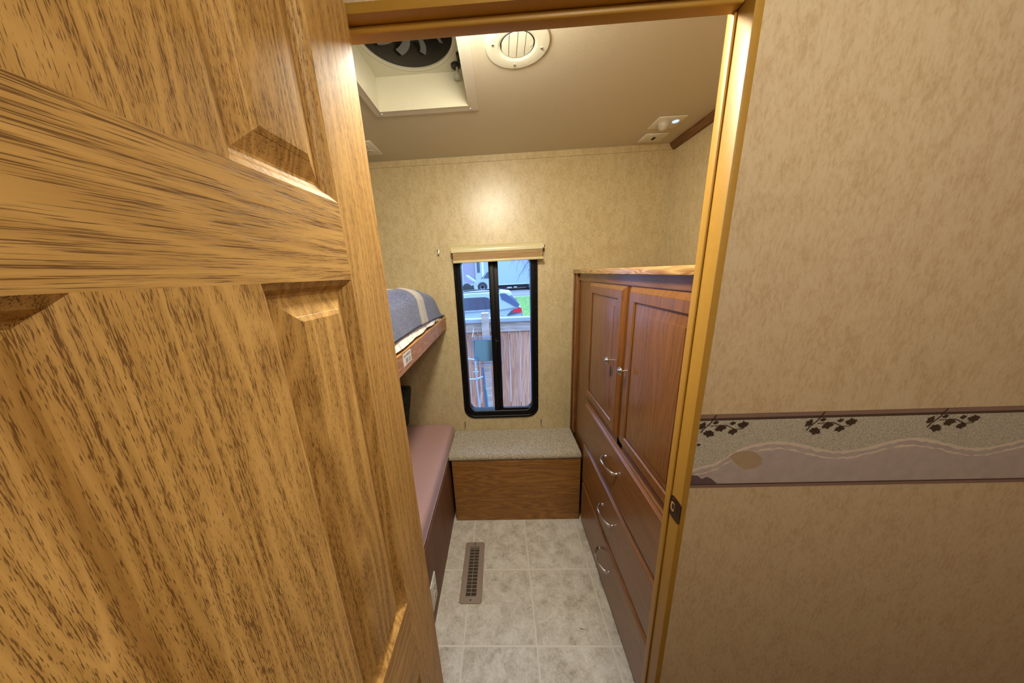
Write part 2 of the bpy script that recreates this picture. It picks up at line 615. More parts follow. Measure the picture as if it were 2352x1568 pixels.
def blanket_mat():
    m, nt, p = new_mat('striped_blanket_wool')
    L = nt.links
    t = nt.nodes.new('ShaderNodeTexCoord')
    sp = nt.nodes.new('ShaderNodeSeparateXYZ')
    L.new(t.outputs['Object'], sp.inputs[0])
    n = nt.nodes.new('ShaderNodeTexNoise')
    n.inputs['Scale'].default_value = 300
    n.inputs['Detail'].default_value = 4
    n.inputs['Roughness'].default_value = 0.85
    L.new(t.outputs['Object'], n.inputs['Vector'])
    blue = ramp_n(nt, n.outputs['Fac'], [(0.42, rgb(6, 10, 30)), (0.5, rgb(30, 46, 98)), (0.60, rgb(112, 138, 206))])
    cream = ramp_n(nt, n.outputs['Fac'], [(0.38, rgb(70, 66, 62)), (0.5, rgb(176, 168, 154)), (0.62, rgb(226, 218, 200))])
    white = ramp_n(nt, n.outputs['Fac'], [(0.3, rgb(180, 174, 160)), (0.6, rgb(236, 230, 216))])
    # wobble the stripe edges a little
    wv = nt.nodes.new('ShaderNodeTexNoise')
    wv.inputs['Scale'].default_value = 7
    L.new(t.outputs['Object'], wv.inputs['Vector'])
    y = math_n(nt, 'MULTIPLY_ADD', wv.outputs['Fac'], 0.012, sp.outputs['Y'])
    yn = math_n(nt, 'SUBTRACT', y, 0.006)

    def band(a, b):
        g = math_n(nt, 'GREATER_THAN', yn, a)
        l_ = math_n(nt, 'LESS_THAN', yn, b)
        return math_n(nt, 'MULTIPLY', g, l_)

    def mix(f, A, B):
        mx = nt.nodes.new('ShaderNodeMix')
        mx.data_type = 'RGBA'
        L.new(f, mx.inputs['Factor'])
        L.new(A, mx.inputs['A'])
        L.new(B, mx.inputs['B'])
        return mx.outputs['Result']
    c = mix(band(BLY[0], BLY[1]), blue, cream)
    for (a, b, wh) in ((0.004, 0.009, 0), (0.013, 0.018, 1), (0.022, 0.026, 0), (0.029, 0.034, 1),
                       (0.094, 0.098, 0), (0.102, 0.107, 1), (0.110, 0.113, 0)):
        c = mix(band(BLY[0] + a, BLY[0] + b), c, white if wh else blue)
    L.new(c, p.inputs['Base Color'])
    p.inputs['Roughness'].default_value = 0.95
    p.inputs['Sheen Weight'].default_value = 0.4
    p.inputs['Specular IOR Level'].default_value = 0.1
    b = nt.nodes.new('ShaderNodeBump')
    b.inputs['Strength'].default_value = 0.9
    b.inputs['Distance'].default_value = 0.003
    L.new(n.outputs['Fac'], b.inputs['Height'])
    L.new(b.outputs['Normal'], p.inputs['Normal'])
    return m


def sheet_mat():
    m, nt, p = new_mat('printed_sheet')
    L = nt.links
    t = nt.nodes.new('ShaderNodeTexCoord')
    n = nt.nodes.new('ShaderNodeTexNoise')
    n.inputs['Scale'].default_value = 34
    n.inputs['Detail'].default_value = 1.5
    n.inputs['Distortion'].default_value = 1.0
    L.new(t.outputs['Object'], n.inputs['Vector'])
    c = ramp_n(nt, n.outputs['Fac'], [(0.0, rgb(238, 236, 226)), (0.62, rgb(240, 238, 230)), (0.635, rgb(176, 148, 124)),
                                      (0.645, rgb(80, 60, 54)), (0.655, rgb(214, 196, 170)), (0.70, rgb(196, 150, 134)), (0.74, rgb(236, 232, 224))])
    L.new(c, p.inputs['Base Color'])
    p.inputs['Roughness'].default_value = 0.85
    return m


def dark_cushion_mat():
    m, nt, p = new_mat('dark_green_print')
    L = nt.links
    t = nt.nodes.new('ShaderNodeTexCoord')
    n = nt.nodes.new('ShaderNodeTexNoise')
    n.inputs['Scale'].default_value = 24
    n.inputs['Detail'].default_value = 2
    n.inputs['Distortion'].default_value = 1.6
    L.new(t.outputs['Object'], n.inputs['Vector'])
    c = ramp_n(nt, n.outputs['Fac'], [(0.40, rgb(24, 28, 26)), (0.5, rgb(58, 66, 60)), (0.53, rgb(28, 32, 30)), (0.64, rgb(52, 76, 56))])
    L.new(c, p.inputs['Base Color'])
    p.inputs['Roughness'].default_value = 0.8
    return m


def glass_mat():
    m = bpy.data.materials.new('window_glass')
    m.use_nodes = True
    nt = m.node_tree
    nt.nodes.clear()
    out = nt.nodes.new('ShaderNodeOutputMaterial')
    tr = nt.nodes.new('ShaderNodeBsdfTransparent')
    tr.inputs['Color'].default_value = (0.96, 0.98, 1.0, 1)
    gl = nt.nodes.new('ShaderNodeBsdfGlossy')
    gl.inputs['Roughness'].default_value = 0.02
    fr = nt.nodes.new('ShaderNodeFresnel')
    fr.inputs['IOR'].default_value = 1.35
    mx = nt.nodes.new('ShaderNodeMixShader')
    nt.links.new(fr.outputs[0], mx.inputs[0])
    nt.links.new(tr.outputs[0], mx.inputs[1])
    nt.links.new(gl.outputs[0], mx.inputs[2])
    nt.links.new(mx.outputs[0], out.inputs[0])
    return m


BLY = (0.062, 0.180)
M_blanket = blanket_mat()
M_sheet = sheet_mat()
M_darkc = dark_cushion_mat()
M_glass = glass_mat()

# ------------------------------------------------------------------ dimensions (metres)
D = 0.570     # inner face of the window wall
H = 2.106     # ceiling
XW = 0.838    # right wall
XL = -1.16    # left wall behind the bunks
YP0, YP1 = -0.635, -0.607   # partition with the doorway
JX = 0.2475   # right jamb face
HX = -0.316    # left jamb face
HZ = 1.844    # header jamb underside
XA = -0.441   # lower bunk base face
XB = 0.3586   # cabinet face frame
HB = -2.45    # rear wall of the hall
HR = 1.30     # hall right side
HL = -1.16


def struct(name, bm, m, smooth=False):
    return tag(mk(name, bm, m, smooth=smooth), kind='structure')


# floor with the register opening, ceiling with the roof vent opening
struct('floor', slab_holes([HL - 0.05, -0.318, -0.266, HR + 0.05], [YP0, -0.125, 0.127, D + 0.05], {(1, 1)}, -0.04, 0.0), M_floor)
struct('floor_hall', bx(HL - 0.05, HR + 0.05, HB - 0.05, YP0, -0.04, 0.0),
       speckle('hall_floor_bounce_brown', [(0.35, rgb(66, 50, 36)), (0.65, rgb(116, 94, 70))], scale=300))  # unseen hall floor; brown carpet made up to cut light bouncing upward
VX0, VX1, VY0, VY1 = -0.519, -0.184, -0.235, 0.100
struct('ceiling', slab_holes([HL - 0.05, VX0 - 0.004, VX1 + 0.004, HR + 0.05], [HB - 0.05, VY0 - 0.004, VY1 + 0.004, D + 0.05], {(1, 1)}, H, H + 0.09), M_ceil)
WX0, WX1, WZ0, WZ1 = -0.335, 0.100, 0.590, 1.605
struct('wall_back', slab_holes([XL - 0.05, WX0, WX1, XW + 0.05], [0, WZ0, WZ1, H], {(1, 1)}, D, D + 0.05, 'XZ'), M_wall)
struct('wall_left', bx(XL - 0.05, XL, YP1, D, 0, H), M_wall)
struct('wall_right', bx(XW, XW + 0.05, YP1, D, 0, H), M_wall)
# partition around the doorway
struct('wall_front', slab_holes([HL, HX - 0.012, JX + 0.009, HR], [0, HZ + 0.008, H], {(1, 0)}, YP0, YP1, 'XZ'), M_hall)
struct('wall_hall_right', bx(HR, HR + 0.05, HB, YP0, 0, H), M_hall)
struct('wall_hall_left', bx(HL - 0.05, HL, HB, YP0, 0, H), M_bunk)  # unseen hall side, made dark brown to lessen bounced light
struct('wall_hall_rear', bx(HL, HR, HB - 0.05, HB, 0, H), M_bunk)  # out of view, dark finish added to hold down bounce light

# wallpaper covered batten at the top of the window wall, with a vertical seam strip
bm = bx(XL, XW, D - 0.006, D, 2.077, H)
struct('trim_1', bm, M_wall)
struct('trim_2', bx(-0.356, -0.342, D - 0.0008, D, 1.63, 2.077), M_wall)
# brown crown trim on the right wall
bm = bmesh.new()
prism(bm, [(XW, H), (XW - 0.026, H), (XW - 0.024, H - 0.010), (XW - 0.010, H - 0.028), (XW, H - 0.032)], 'Y', YP1, D - 0.006)
struct('trim_3', bm, M_trimbrown)

# ------------------------------------------------------------------ door frame
fr = empty('trim_4', (JX, YP0, 0), kind='structure')
JY0, JY1 = -0.642, -0.604
bm = bmesh.new()
box(bm, JX, JX + 0.0125, JY0, -0.597, 0, HZ, bev=0.0012)
mk('jamb', bm, M_jamb, fr, smooth=30)
bm = bmesh.new()
box(bm, HX - 0.0125, HX, JY0, JY1, 0, HZ, bev=0.0012)
mk('jamb', bm, M_jamb, fr, smooth=30)
bm = bmesh.new()
box(bm, HX - 0.0125, JX + 0.0125, JY0, JY1, HZ, HZ + 0.0125, bev=0.0012)
mk('header', bm, M_jamb, fr, smooth=30)
# stops with a rounded room-side edge (light edge strip in the photo)
for nm, args in (('stop', (HX, HX + 0.0095, -0.6245, JY1, 0, HZ)),
                 ('stop', (HX, JX, -0.6245, JY1, HZ - 0.0095, HZ))):
    bm = bmesh.new()
    box(bm, *args, bev=0.003, seg=3)
    mk(nm, bm, M_jamb, fr, smooth=40)
bm = bmesh.new()
box(bm, JX - 0.0036, JX, -0.612, -0.597, 0, HZ, bev=0.0012, seg=3)
mk('stop', bm, M_jamb, fr, smooth=40)
# strike plate
bm = bmesh.new()
prism(bm, [(y, z) for y, z in rrect(-0.6445, -0.6125, 0.987, 1.036, 0.008, 5)], 'X', JX - 0.0014, JX + 0.0004)
for z in (0.9955, 1.0275):
    lathe(bm, (JX - 0.0014, -0.6200, z), (-1, 0, 0), [(0, 0.0032), (0.0008, 0.0026), (0.0009, 0)], n=12)
tube(bm, [(JX - 0.0004, -0.6440, 0.990), (JX - 0.0004, -0.6440, 1.033)], 0.0011, n=8)
sp_ = mk('strike_plate', bm, M_bronze, fr, smooth=30)
bm = bmesh.new()
prism(bm, rrect(-0.6270, -0.6160, 1.0010, 1.0210, 0.0035, 5), 'X', JX - 0.0020, JX - 0.0012)
mk('latch_hole', bm, M_brass, sp_)
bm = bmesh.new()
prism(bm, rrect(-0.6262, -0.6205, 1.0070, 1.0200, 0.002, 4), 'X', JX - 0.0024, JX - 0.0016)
mk('latch_hole_shade', bm, M_dark, sp_)  # flat dark patch standing in for the shade inside the latch hole

# ------------------------------------------------------------------ the open door leaf (moulded six panel door)
DW, DZ0, DZ1, DT = 0.572, 0.012, 1.853, 0.034
PHI = math.radians(-2.0)
HNG = Vector((-0.2735, -0.6445, 0.0))
door = empty('door_1', (HNG.x, HNG.y, 0), kind='structure')
dd = Vector((math.sin(PHI), -math.cos(PHI), 0))       # along the leaf, away from the hinge
nn = Vector((math.cos(PHI), math.sin(PHI), 0))        # visible face normal (towards +X)


def dp(t, z, depth=0.0):
    return HNG + dd * t + Vector((0, 0, z)) - nn * depth


# leaf is built flat in local axes (y = -t) and turned by the empty
door.rotation_euler = (0, -0.0065, PHI)


def dl(t, z, dep):
    """door-local coordinates: face at x=0, depth into the leaf -x"""
    return (HNG.x - dep, HNG.y - t, z)


def dmember(name, t0, t1, z0, z1, m):
    bm = bmesh.new()
    box(bm, HNG.x - DT, HNG.x, HNG.y - t1, HNG.y - t0, z0, z1)
    return mk(name, bm, m, door)


T = [0, 0.100, 0.235, 0.337, 0.472, DW]
ZP = [(0.27, 0.748), (0.934, 1.500), (1.590, 1.806)]
for (a, b) in ((T[0], T[1]), (T[4], T[5])):
    dmember('stile', a, b, DZ0, DZ1, M_door_s)
rails = [(DZ0, ZP[0][0]), (ZP[0][1], ZP[1][0]), (ZP[1][1], ZP[2][0]), (ZP[2][1], DZ1)]
for (a, b) in rails:
    dmember('rail', T[1], T[4], a, b, M_door_h)
for (a, b) in ZP:
    dmember('mullion', T[2], T[3], a, b, M_door_v)
PROF = [(0.0, 0.0), (0.0015, 0.0012), (0.0060, 0.0042), (0.0105, 0.0092), (0.0140, 0.0110), (0.0165, 0.0108),
        (0.0330, 0.0042), (0.0335, 0.0036), (0.0385, 0.0012), (0.0400, 0.0010)]
for (t0, t1) in ((T[1], T[2]), (T[3], T[4])):
    for (z0, z1) in ZP:
        bm = bmesh.new()
        rings_ = []
        for (ins, dep) in PROF:
            rings_.append([bm.verts.new(dl(t, z, dep)) for (t, z) in
                           ((t0 + ins, z0 + ins), (t1 - ins, z0 + ins), (t1 - ins, z1 - ins), (t0 + ins, z1 - ins))])
        for A, B in zip(rings_, rings_[1:]):
            for k in range(4):
                bm.faces.new([A[k], A[(k + 1) % 4], B[(k + 1) % 4], B[k]])
        bm.faces.new(rings_[-1])
        back = [bm.verts.new(dl(t, z, DT)) for (t, z) in ((t0, z0), (t1, z0), (t1, z1), (t0, z1))]
        for k in range(4):
            bm.faces.new([rings_[0][k], rings_[0][(k + 1) % 4], back[(k + 1) % 4], back[k]])
        bm.faces.new(back[::-1])
        mk('panel', bm, M_door_v, door, smooth=12)
# hinges between leaf and left jamb
for z in (0.25, 0.95, 1.62):
    bm = bmesh.new()
    tube(bm, [(HNG.x - 0.008, HNG.y + 0.004, z - 0.035), (HNG.x - 0.008, HNG.y + 0.004, z + 0.035)], 0.0035, n=10)
    mk('hinge', bm, M_bronze, door)
# lever-less round knob near the free edge
bm = bmesh.new()
lathe(bm, dl(DW - 0.06, 0.99, 0), (1, 0, 0), [(0, 0.028), (0.005, 0.027), (0.008, 0.012), (0.03, 0.011), (0.04, 0.022), (0.052, 0.026), (0.062, 0.020), (0.064, 0)], n=24)
mk('knob', bm, M_bronze, door, smooth=30)

# ------------------------------------------------------------------ hall wallpaper border (printed leaves and mountains)
border = empty('trim_5', (0.5, YP0, 1.07), kind='structure')
YB = YP0 - 0.0006
M_bp = simple('border_mauve', rgb(140, 112, 104), rough=0.6, noise=0.08, nscale=80)
M_bd = simple('border_dark_line', rgb(78, 58, 50), rough=0.6, noise=0.2, nscale=300)
M_leaf = simple('border_leaf_print', rgb(62, 46, 32), rough=0.6, noise=0.3, nscale=60)
M_mt1 = simple('border_mountain_light', rgb(216, 202, 190), rough=0.6, noise=0.12, nscale=60)
M_mt2 = simple('border_mountain_mauve', rgb(184, 170, 168), rough=0.6, noise=0.22, nscale=45)
M_mt3 = simple('border_mountain_tan', rgb(176, 152, 126), rough=0.6, noise=0.15, nscale=50)
M_linen = speckle('border_linen', [(0.38, rgb(126, 118, 106)), (0.5, rgb(192, 184, 170)), (0.62, rgb(222, 215, 202))], scale=1100,
                  rough=0.7, bump=0.1, dist=0.0005, sheen=0, stretch=(1, 1, 0.5))
BX0, BX1 = JX + 0.013, HR


def strip(name, x0, x1, z0, z1, m, lay):
    bm = bmesh.new()
    box(bm, x0, x1, YB - 0.00012 * lay, YP0 - 0.00005, z0, z1)
    return mk(name, bm, m, border)


strip('linen_ground', BX0, BX1, 1.069, 1.229, M_linen, 1)
strip('edge_band', BX0, BX1, 1.2215, 1.229, M_bp, 2)
strip('edge_band', BX0, BX1, 1.2165, 1.2215, M_bd, 2)
strip('edge_band', BX0, BX1, 1.069, 1.0755, M_bp, 2)
strip('edge_band', BX0, BX1, 1.0755, 1.0785, M_bd, 2)


def poly_flat(name, pts, m, lay):
    bm = bmesh.new()
    vs = [bm.verts.new((x, YB - 0.00012 * lay, z)) for x, z in pts]
    f = bm.faces.new(vs)
    r_ = bmesh.ops.extrude_face_region(bm, geom=[f])
    bmesh.ops.translate(bm, vec=(0, 0.00015, 0), verts=[v for v in r_['geom'] if isinstance(v, bmesh.types.BMVert)])
    bmesh.ops.triangulate(bm, faces=bm.faces)
    return mk(name, bm, m, border)


rng = random.Random(3)


def ridge(x0, x1, f, jag, n):
    return [(x0 + (x1 - x0) * i / n, f(x0 + (x1 - x0) * i / n) + rng.uniform(-jag, jag)) for i in range(n + 1)]


def ztop(x):
    s = (x - 0.26)
    return 1.112 + 0.30 * min(s, 0.045) + (0.72 * max(0, min(s - 0.045, 0.045))) + 0.012 * math.sin(max(0, s - 0.09) * 26) * (1 if s > 0.09 else 0)


for k_, (dz, m_, lay, jag) in enumerate(((0, M_mt1, 2, 0.0008), (-0.006, M_mt2, 3, 0.002), (-0.014, M_mt1, 4, 0.0022), (-0.017, M_mt2, 5, 0.002))):
    rr = ridge(BX0, BX1, lambda x: max(1.082, ztop(x) + dz), jag, 150)
    poly_flat('mountain', [(BX0, 1.0785)] + [(x, min(1.205, z)) for x, z in rr][0:] + [(BX1, 1.0785)], m_, lay)
poly_flat('mountain', [(0.328, 1.139), (0.338, 1.148), (0.352, 1.152), (0.372, 1.150), (0.39, 1.135), (0.392, 1.12), (0.378, 1.112),
                       (0.362, 1.109), (0.350, 1.118), (0.340, 1.127)], M_mt3, 6)
poly_flat('mountain', [(BX0, 1.0785), (BX0, 1.100), (0.275, 1.098), (0.284, 1.090), (0.293, 1.095), (0.303, 1.090), (0.315, 1.0785)],
          simple('border_mountain_plum', rgb(104, 84, 92), rough=0.6, noise=0.35, nscale=120), 6)


def leaf(cx, cz, s, ang):
    half = [(0, 1.05), (0.13, 0.72), (0.30, 0.80), (0.27, 0.50), (0.52, 0.66), (0.62, 0.50), (0.98, 0.52), (0.84, 0.30), (1.02, 0.12), (0.66, 0.02),
            (0.74, -0.28), (0.40, -0.26), (0.12, -0.48)]
    half = [(a, b) for a, b in half]
    full = half + [(-a, b) for a, b in half[::-1][:-1]]
    pts = []
    for (a, b) in full:
        a *= s * rng.uniform(0.93, 1.07)
        b *= s * rng.uniform(0.93, 1.07)
        pts.append((cx + a * math.cos(ang) - b * math.sin(ang), cz + a * math.sin(ang) + b * math.cos(ang)))
    poly_flat('leaf', pts, M_leaf, 7)


def twig(pts, w_):
    for (a, b) in zip(pts, pts[1:]):
        d_ = Vector((b[0] - a[0], b[1] - a[1]))
        n_ = Vector((-d_.y, d_.x)).normalized() * w_
        poly_flat('twig', [(a[0] + n_.x, a[1] + n_.y), (b[0] + n_.x * 0.8, b[1] + n_.y * 0.8), (b[0] - n_.x * 0.8, b[1] - n_.y * 0.8), (a[0] - n_.x, a[1] - n_.y)], M_leaf, 8)


for ox in (0, 0.19, 0.40, 0.62, 0.83):
    leaf(0.284 + ox, 1.192, 0.0110, 2.9)
    leaf(0.303 + ox, 1.203, 0.0105, 3.4)
    leaf(0.271 + ox, 1.206, 0.0085, 1.0)
    leaf(0.293 + ox, 1.212, 0.0055, 0.2)
    leaf(0.326 + ox, 1.195, 0.0090, 3.3)
    leaf(0.324 + ox, 1.2095, 0.0055, 0.2)
    leaf(0.343 + ox, 1.205, 0.0105, 0.1)
    leaf(0.268 + ox, 1.166, 0.004, 0.1) if ox == 0 else None
    twig([(0.292 + ox, 1.2285), (0.283 + ox, 1.211), (0.272 + ox, 1.199), (0.268 + ox, 1.192)], 0.0011)
    twig([(0.284 + ox, 1.206), (0.312 + ox, 1.207), (0.330 + ox, 1.198), (0.344 + ox, 1.199)], 0.0007)

# ------------------------------------------------------------------ window
win = empty('window_1', (-0.117, D, 0.56), kind='structure')


def ringstitch(bm, loops):
    for A, B in zip(loops, loops[1:]):
        n = len(A)
        for k in range(n):
            bm.faces.new([A[k], A[(k + 1) % n], B[(k + 1) % n], B[k]])


bm = bmesh.new()
L0 = (-0.3625, 0.1275, 0.560, 1.622)
secs = [(0.0, D + 0.0005, 0.072), (0.0, D - 0.006, 0.072), (0.003, D - 0.009, 0.069), (0.016, D - 0.011, 0.058), (0.019, D - 0.008, 0.055),
        (0.024, D - 0.008, 0.052), (0.027, D - 0.013, 0.050), (0.036, D - 0.013, 0.045), (0.040, D - 0.009, 0.043), (0.042, D + 0.020, 0.041),
        (0.042, D + 0.040, 0.041), (0.030, D + 0.042, 0.050)]
loops = []
for (ins, y, r_) in secs:
    loops.append([bm.verts.new((x, y, z)) for x, z in rrect(L0[0] + ins, L0[1] - ins, L0[2] + ins + (0.016 if 0.03 < ins else 0), L0[3] - ins, r_, 8)])
ringstitch(bm, loops)
mk('frame', bm, M_black, win, smooth=35)
# centre meeting rails
bm = bmesh.new()
box(bm, -0.159, -0.128, D - 0.004, D + 0.012, 0.600, 1.60, bev=0.002)
box(bm, -0.150, -0.146, D - 0.006, D - 0.004, 0.600, 1.60, bev=0.001)
mk('sash_rail', bm, M_black, win, smooth=35)
bm = bmesh.new()
box(bm, -0.131, -0.103, D + 0.013, D + 0.030, 0.600, 1.60, bev=0.002)
mk('sash_rail', bm, M_black, win, smooth=35)
# sash lower track
bm = bmesh.new()
box(bm, -0.103, 0.083, D + 0.0, D + 0.022, 0.603, 0.626, bev=0.003)
box(bm, -0.103, 0.080, D - 0.005, D - 0.001, 0.606, 0.6115, bev=0.001)
mk('sash_track', bm, M_black, win, smooth=35)
bm = bmesh.new()
box(bm, -0.320, -0.155, D + 0.020, D + 0.024, 0.60, 1.602)
mk('pane', bm, M_glass, win)
bm = bmesh.new()
box(bm, -0.105, 0.086, D + 0.034, D + 0.038, 0.60, 1.602)
mk('pane', bm, M_glass, win)
# latch
bm = bmesh.new()
box(bm, -0.136, -0.128, D - 0.012, D - 0.004, 1.045, 1.105, bev=0.002)
box(bm, -0.134, -0.118, D - 0.020, D - 0.010, 1.085, 1.093, bev=0.002)
mk('latch', bm, M_blackp, win, smooth=35)
# small screws round the frame
bm = bmesh.new()
lathe(bm, (-0.352, D - 0.0108, 0.70), (0, -1, 0), [(0, 0.0034), (0.001, 0.0026), (0.0014, 0)], n=10)
scr = mk('screw', bm, simple('dark_screw', (0.05, 0.05, 0.055, 1), rough=0.4, metal=0.8), win, smooth=40)
for k in range(1, 10):
    c = scr.copy(); COL.objects.link(c); c.location = (0, 0, 0.098 * k)
for k in range(0, 10):
    c = scr.copy(); COL.objects.link(c); c.location = (0.4685, 0, 0.098 * k)
for k in range(0, 3):
    c = scr.copy(); COL.objects.link(c); c.location = (0.12 + 0.115 * k, 0, -0.130)

# ------------------------------------------------------------------ roller shade over the window
sh = empty('roller_shade', (-0.105, D, 1.56), 'cream roller shade rolled up above the black framed window', 'window shade')
X0, X1 = -0.362, 0.151
bm = bmesh.new()
cy, cz, R_ = D - 0.030, 1.633, 0.0
prof_ = []
for k in range(13):
    a = math.radians(90 + 90 * k / 12)
    prof_.append((D - 0.022 + 0.030 * math.cos(a), 1.626 + 0.030 * math.sin(a)))
prof_ += [(D - 0.052, 1.617), (D - 0.048, 1.617), (D - 0.046, 1.626), (D, 1.626), (D, 1.656)]
prism(bm, prof_, 'X', X0, X1)
mk('valance', bm, M_cream, sh, smooth=30)
bm = bmesh.new()
tube(bm, [(X0 + 0.006, D - 0.026, 1.606), (X1 - 0.006, D - 0.026, 1.606)], 0.0195, n=20)
mk('fabric_roll', bm, M_fabric, sh, smooth=50)
bm = bmesh.new()
box(bm, X0 + 0.008, X1 - 0.002, D - 0.049, D - 0.0475, 1.574, 1.619)
mk('fabric', bm, M_fabric, sh)
bm = bmesh.new()
box(bm, X0 + 0.008, X1 + 0.004, D - 0.053, D - 0.044, 1.5605, 1.5745, bev=0.003, seg=3)
mk('hem_bar', bm, M_cream, sh, smooth=40)
for x in (X0 + 0.002, X1 - 0.004):
    mk('end_bracket', bx(x, x + 0.0025, D - 0.045, D, 1.585, 1.630), M_dark, sh)

# chrome clips left and right of the shade
cl = empty('curtain_clip', (-0.444, D, 1.61), 'small chrome curtain clip on the wall left of the shade', 'clip', 'chrome clips beside the shade')
bm = bmesh.new()
box(bm, -0.450, -0.438, D - 0.004, D, 1.606, 1.643, bev=0.0018)
mk('plate', bm, M_chrome, cl, smooth=40)
bm = bmesh.new()
tube(bm, [(-0.444, D - 0.004, 1.632), (-0.444, D - 0.010, 1.630), (-0.444, D - 0.012, 1.622), (-0.444, D - 0.007, 1.616)], 0.003, n=8)
mk('hook', bm, M_chrome, cl, smooth=40)
for z in (1.638, 1.611):
    bm = bmesh.new()
    lathe(bm, (-0.444, D - 0.004, z), (0, -1, 0), [(0, 0.003), (0.0014, 0.002), (0.0016, 0)], n=10)
    mk('screw', bm, M_blackp, cl, smooth=40)
c2 = copy_tree(cl, loc=(0.165, D, 1.608))
tag(c2, 'small chrome curtain clip at the right end of the shade')

# little hooks under the window
hk = empty('tieback_hook', (-0.365, D, 0.51), 'small metal tie-back hook below the left corner of the window', 'hook', 'tie-back hooks below the window')
bm = bmesh.new()
box(bm, -0.3685, -0.3625, D - 0.002, D, 0.500, 0.532, bev=0.0008)
mk('plate', bm, M_bronze, hk)
bm = bmesh.new()
tube(bm, [(-0.3655, D - 0.002, 0.524), (-0.3655, D - 0.012, 0.520), (-0.3655, D - 0.014, 0.508), (-0.3655, D - 0.010, 0.498), (-0.3655, D - 0.013, 0.490)], 0.0018, n=8)
mk('hook', bm, M_nickel, hk, smooth=40)
c2 = copy_tree(hk, loc=(0.147, D, 0.512))
tag(c2, 'small metal tie-back hook below the right corner of the window')

# ------------------------------------------------------------------ roof vent with fan
rv = empty('roof_vent', (-0.352, -0.067, H), 'white square roof vent with round fan opening in the ceiling', 'vent')
bm = slab_holes([-0.543, VX0, VX1, -0.150], [-0.262, VY0, VY1, 0.133], {(1, 1)}, H - 0.0055, H + 0.0)
mk('flange', bm, M_flange, rv)
ZI = 2.207
bm = bmesh.new()
wl_ = 0.004
# four inner side walls
bm.free()
g_ = 0.0015
bm = slab_holes([VX0 - wl_ + g_, VX0 + g_, VX1 - g_, VX1 + wl_ - g_], [VY0 - wl_ + g_, VY0 + g_, VY1 - g_, VY1 + wl_ - g_], {(1, 1)}, H - 0.0062, ZI)
mk('garnish', bm, M_ventw, rv)
# inner plate with round opening
cxv, cyv, rv_ = -0.352, -0.067, 0.1400
bm = bmesh.new()
n = 64
sq = []
ci = []
cu = []
for k in range(n):
    a = 2 * math.pi * k / n
    ca, sa = math.cos(a), math.sin(a)
    s_ = 0.1675 / max(abs(ca), abs(sa))
    sq.append(bm.verts.new((cxv + ca * s_, cyv + sa * s_, ZI)))
    ci.append(bm.verts.new((cxv + ca * rv_, cyv + sa * rv_, ZI)))
    cu.append(bm.verts.new((cxv + ca * (rv_ + 0.002), cyv + sa * (rv_ + 0.002), ZI + 0.006)))
ringstitch(bm, [sq, ci, cu])
mk('fan_plate', bm, M_ventw, rv)
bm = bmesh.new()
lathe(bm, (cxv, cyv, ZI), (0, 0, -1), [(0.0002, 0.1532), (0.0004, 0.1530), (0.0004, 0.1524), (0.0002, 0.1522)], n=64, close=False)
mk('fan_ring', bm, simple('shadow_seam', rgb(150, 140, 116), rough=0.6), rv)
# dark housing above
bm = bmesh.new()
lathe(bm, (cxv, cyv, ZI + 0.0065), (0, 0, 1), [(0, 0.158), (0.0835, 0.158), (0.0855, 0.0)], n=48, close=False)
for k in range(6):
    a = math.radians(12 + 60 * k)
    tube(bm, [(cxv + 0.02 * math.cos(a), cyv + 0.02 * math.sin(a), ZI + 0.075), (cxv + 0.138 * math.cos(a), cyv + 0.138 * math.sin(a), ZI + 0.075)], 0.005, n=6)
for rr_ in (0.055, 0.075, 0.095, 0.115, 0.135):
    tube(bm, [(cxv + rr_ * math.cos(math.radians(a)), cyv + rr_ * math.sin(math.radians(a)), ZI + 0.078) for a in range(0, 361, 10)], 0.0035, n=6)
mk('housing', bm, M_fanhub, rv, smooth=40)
fan = None
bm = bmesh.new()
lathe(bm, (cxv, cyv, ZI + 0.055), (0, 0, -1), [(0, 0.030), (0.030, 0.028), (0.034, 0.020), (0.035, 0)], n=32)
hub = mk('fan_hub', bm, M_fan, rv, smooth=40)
for k in range(10):
    a0 = math.radians(27 + 36 * k)
    bm = bmesh.new()
    vs = []
    for i in range(9):
        t_ = i / 8
        r_ = 0.026 + t_ * 0.104
        wd = 0.010 + 0.012 * math.sin(t_ * 2.2)
        curve = 0.30 * t_ * t_
        a = a0 + curve
        tx, ty = -math.sin(a), math.cos(a)
        px, py = cxv + r_ * math.cos(a), cyv + r_ * math.sin(a)
        vs.append((bm.verts.new((px - tx * wd / 2, py - ty * wd / 2, ZI + 0.030)), bm.verts.new((px + tx * wd / 2, py + ty * wd / 2, ZI + 0.042)),
                   bm.verts.new((px + tx * wd / 2, py + ty * wd / 2, ZI + 0.0435)), bm.verts.new((px - tx * wd / 2, py - ty * wd / 2, ZI + 0.0315))))
    for A, B in zip(vs, vs[1:]):
        for q in range(4):
            bm.faces.new([A[q], A[(q + 1) % 4], B[(q + 1) % 4], B[q]])
    bm.faces.new(vs[0]); bm.faces.new(vs[-1])
    mk('fan_blade', bm, M_fan, rv, smooth=40)
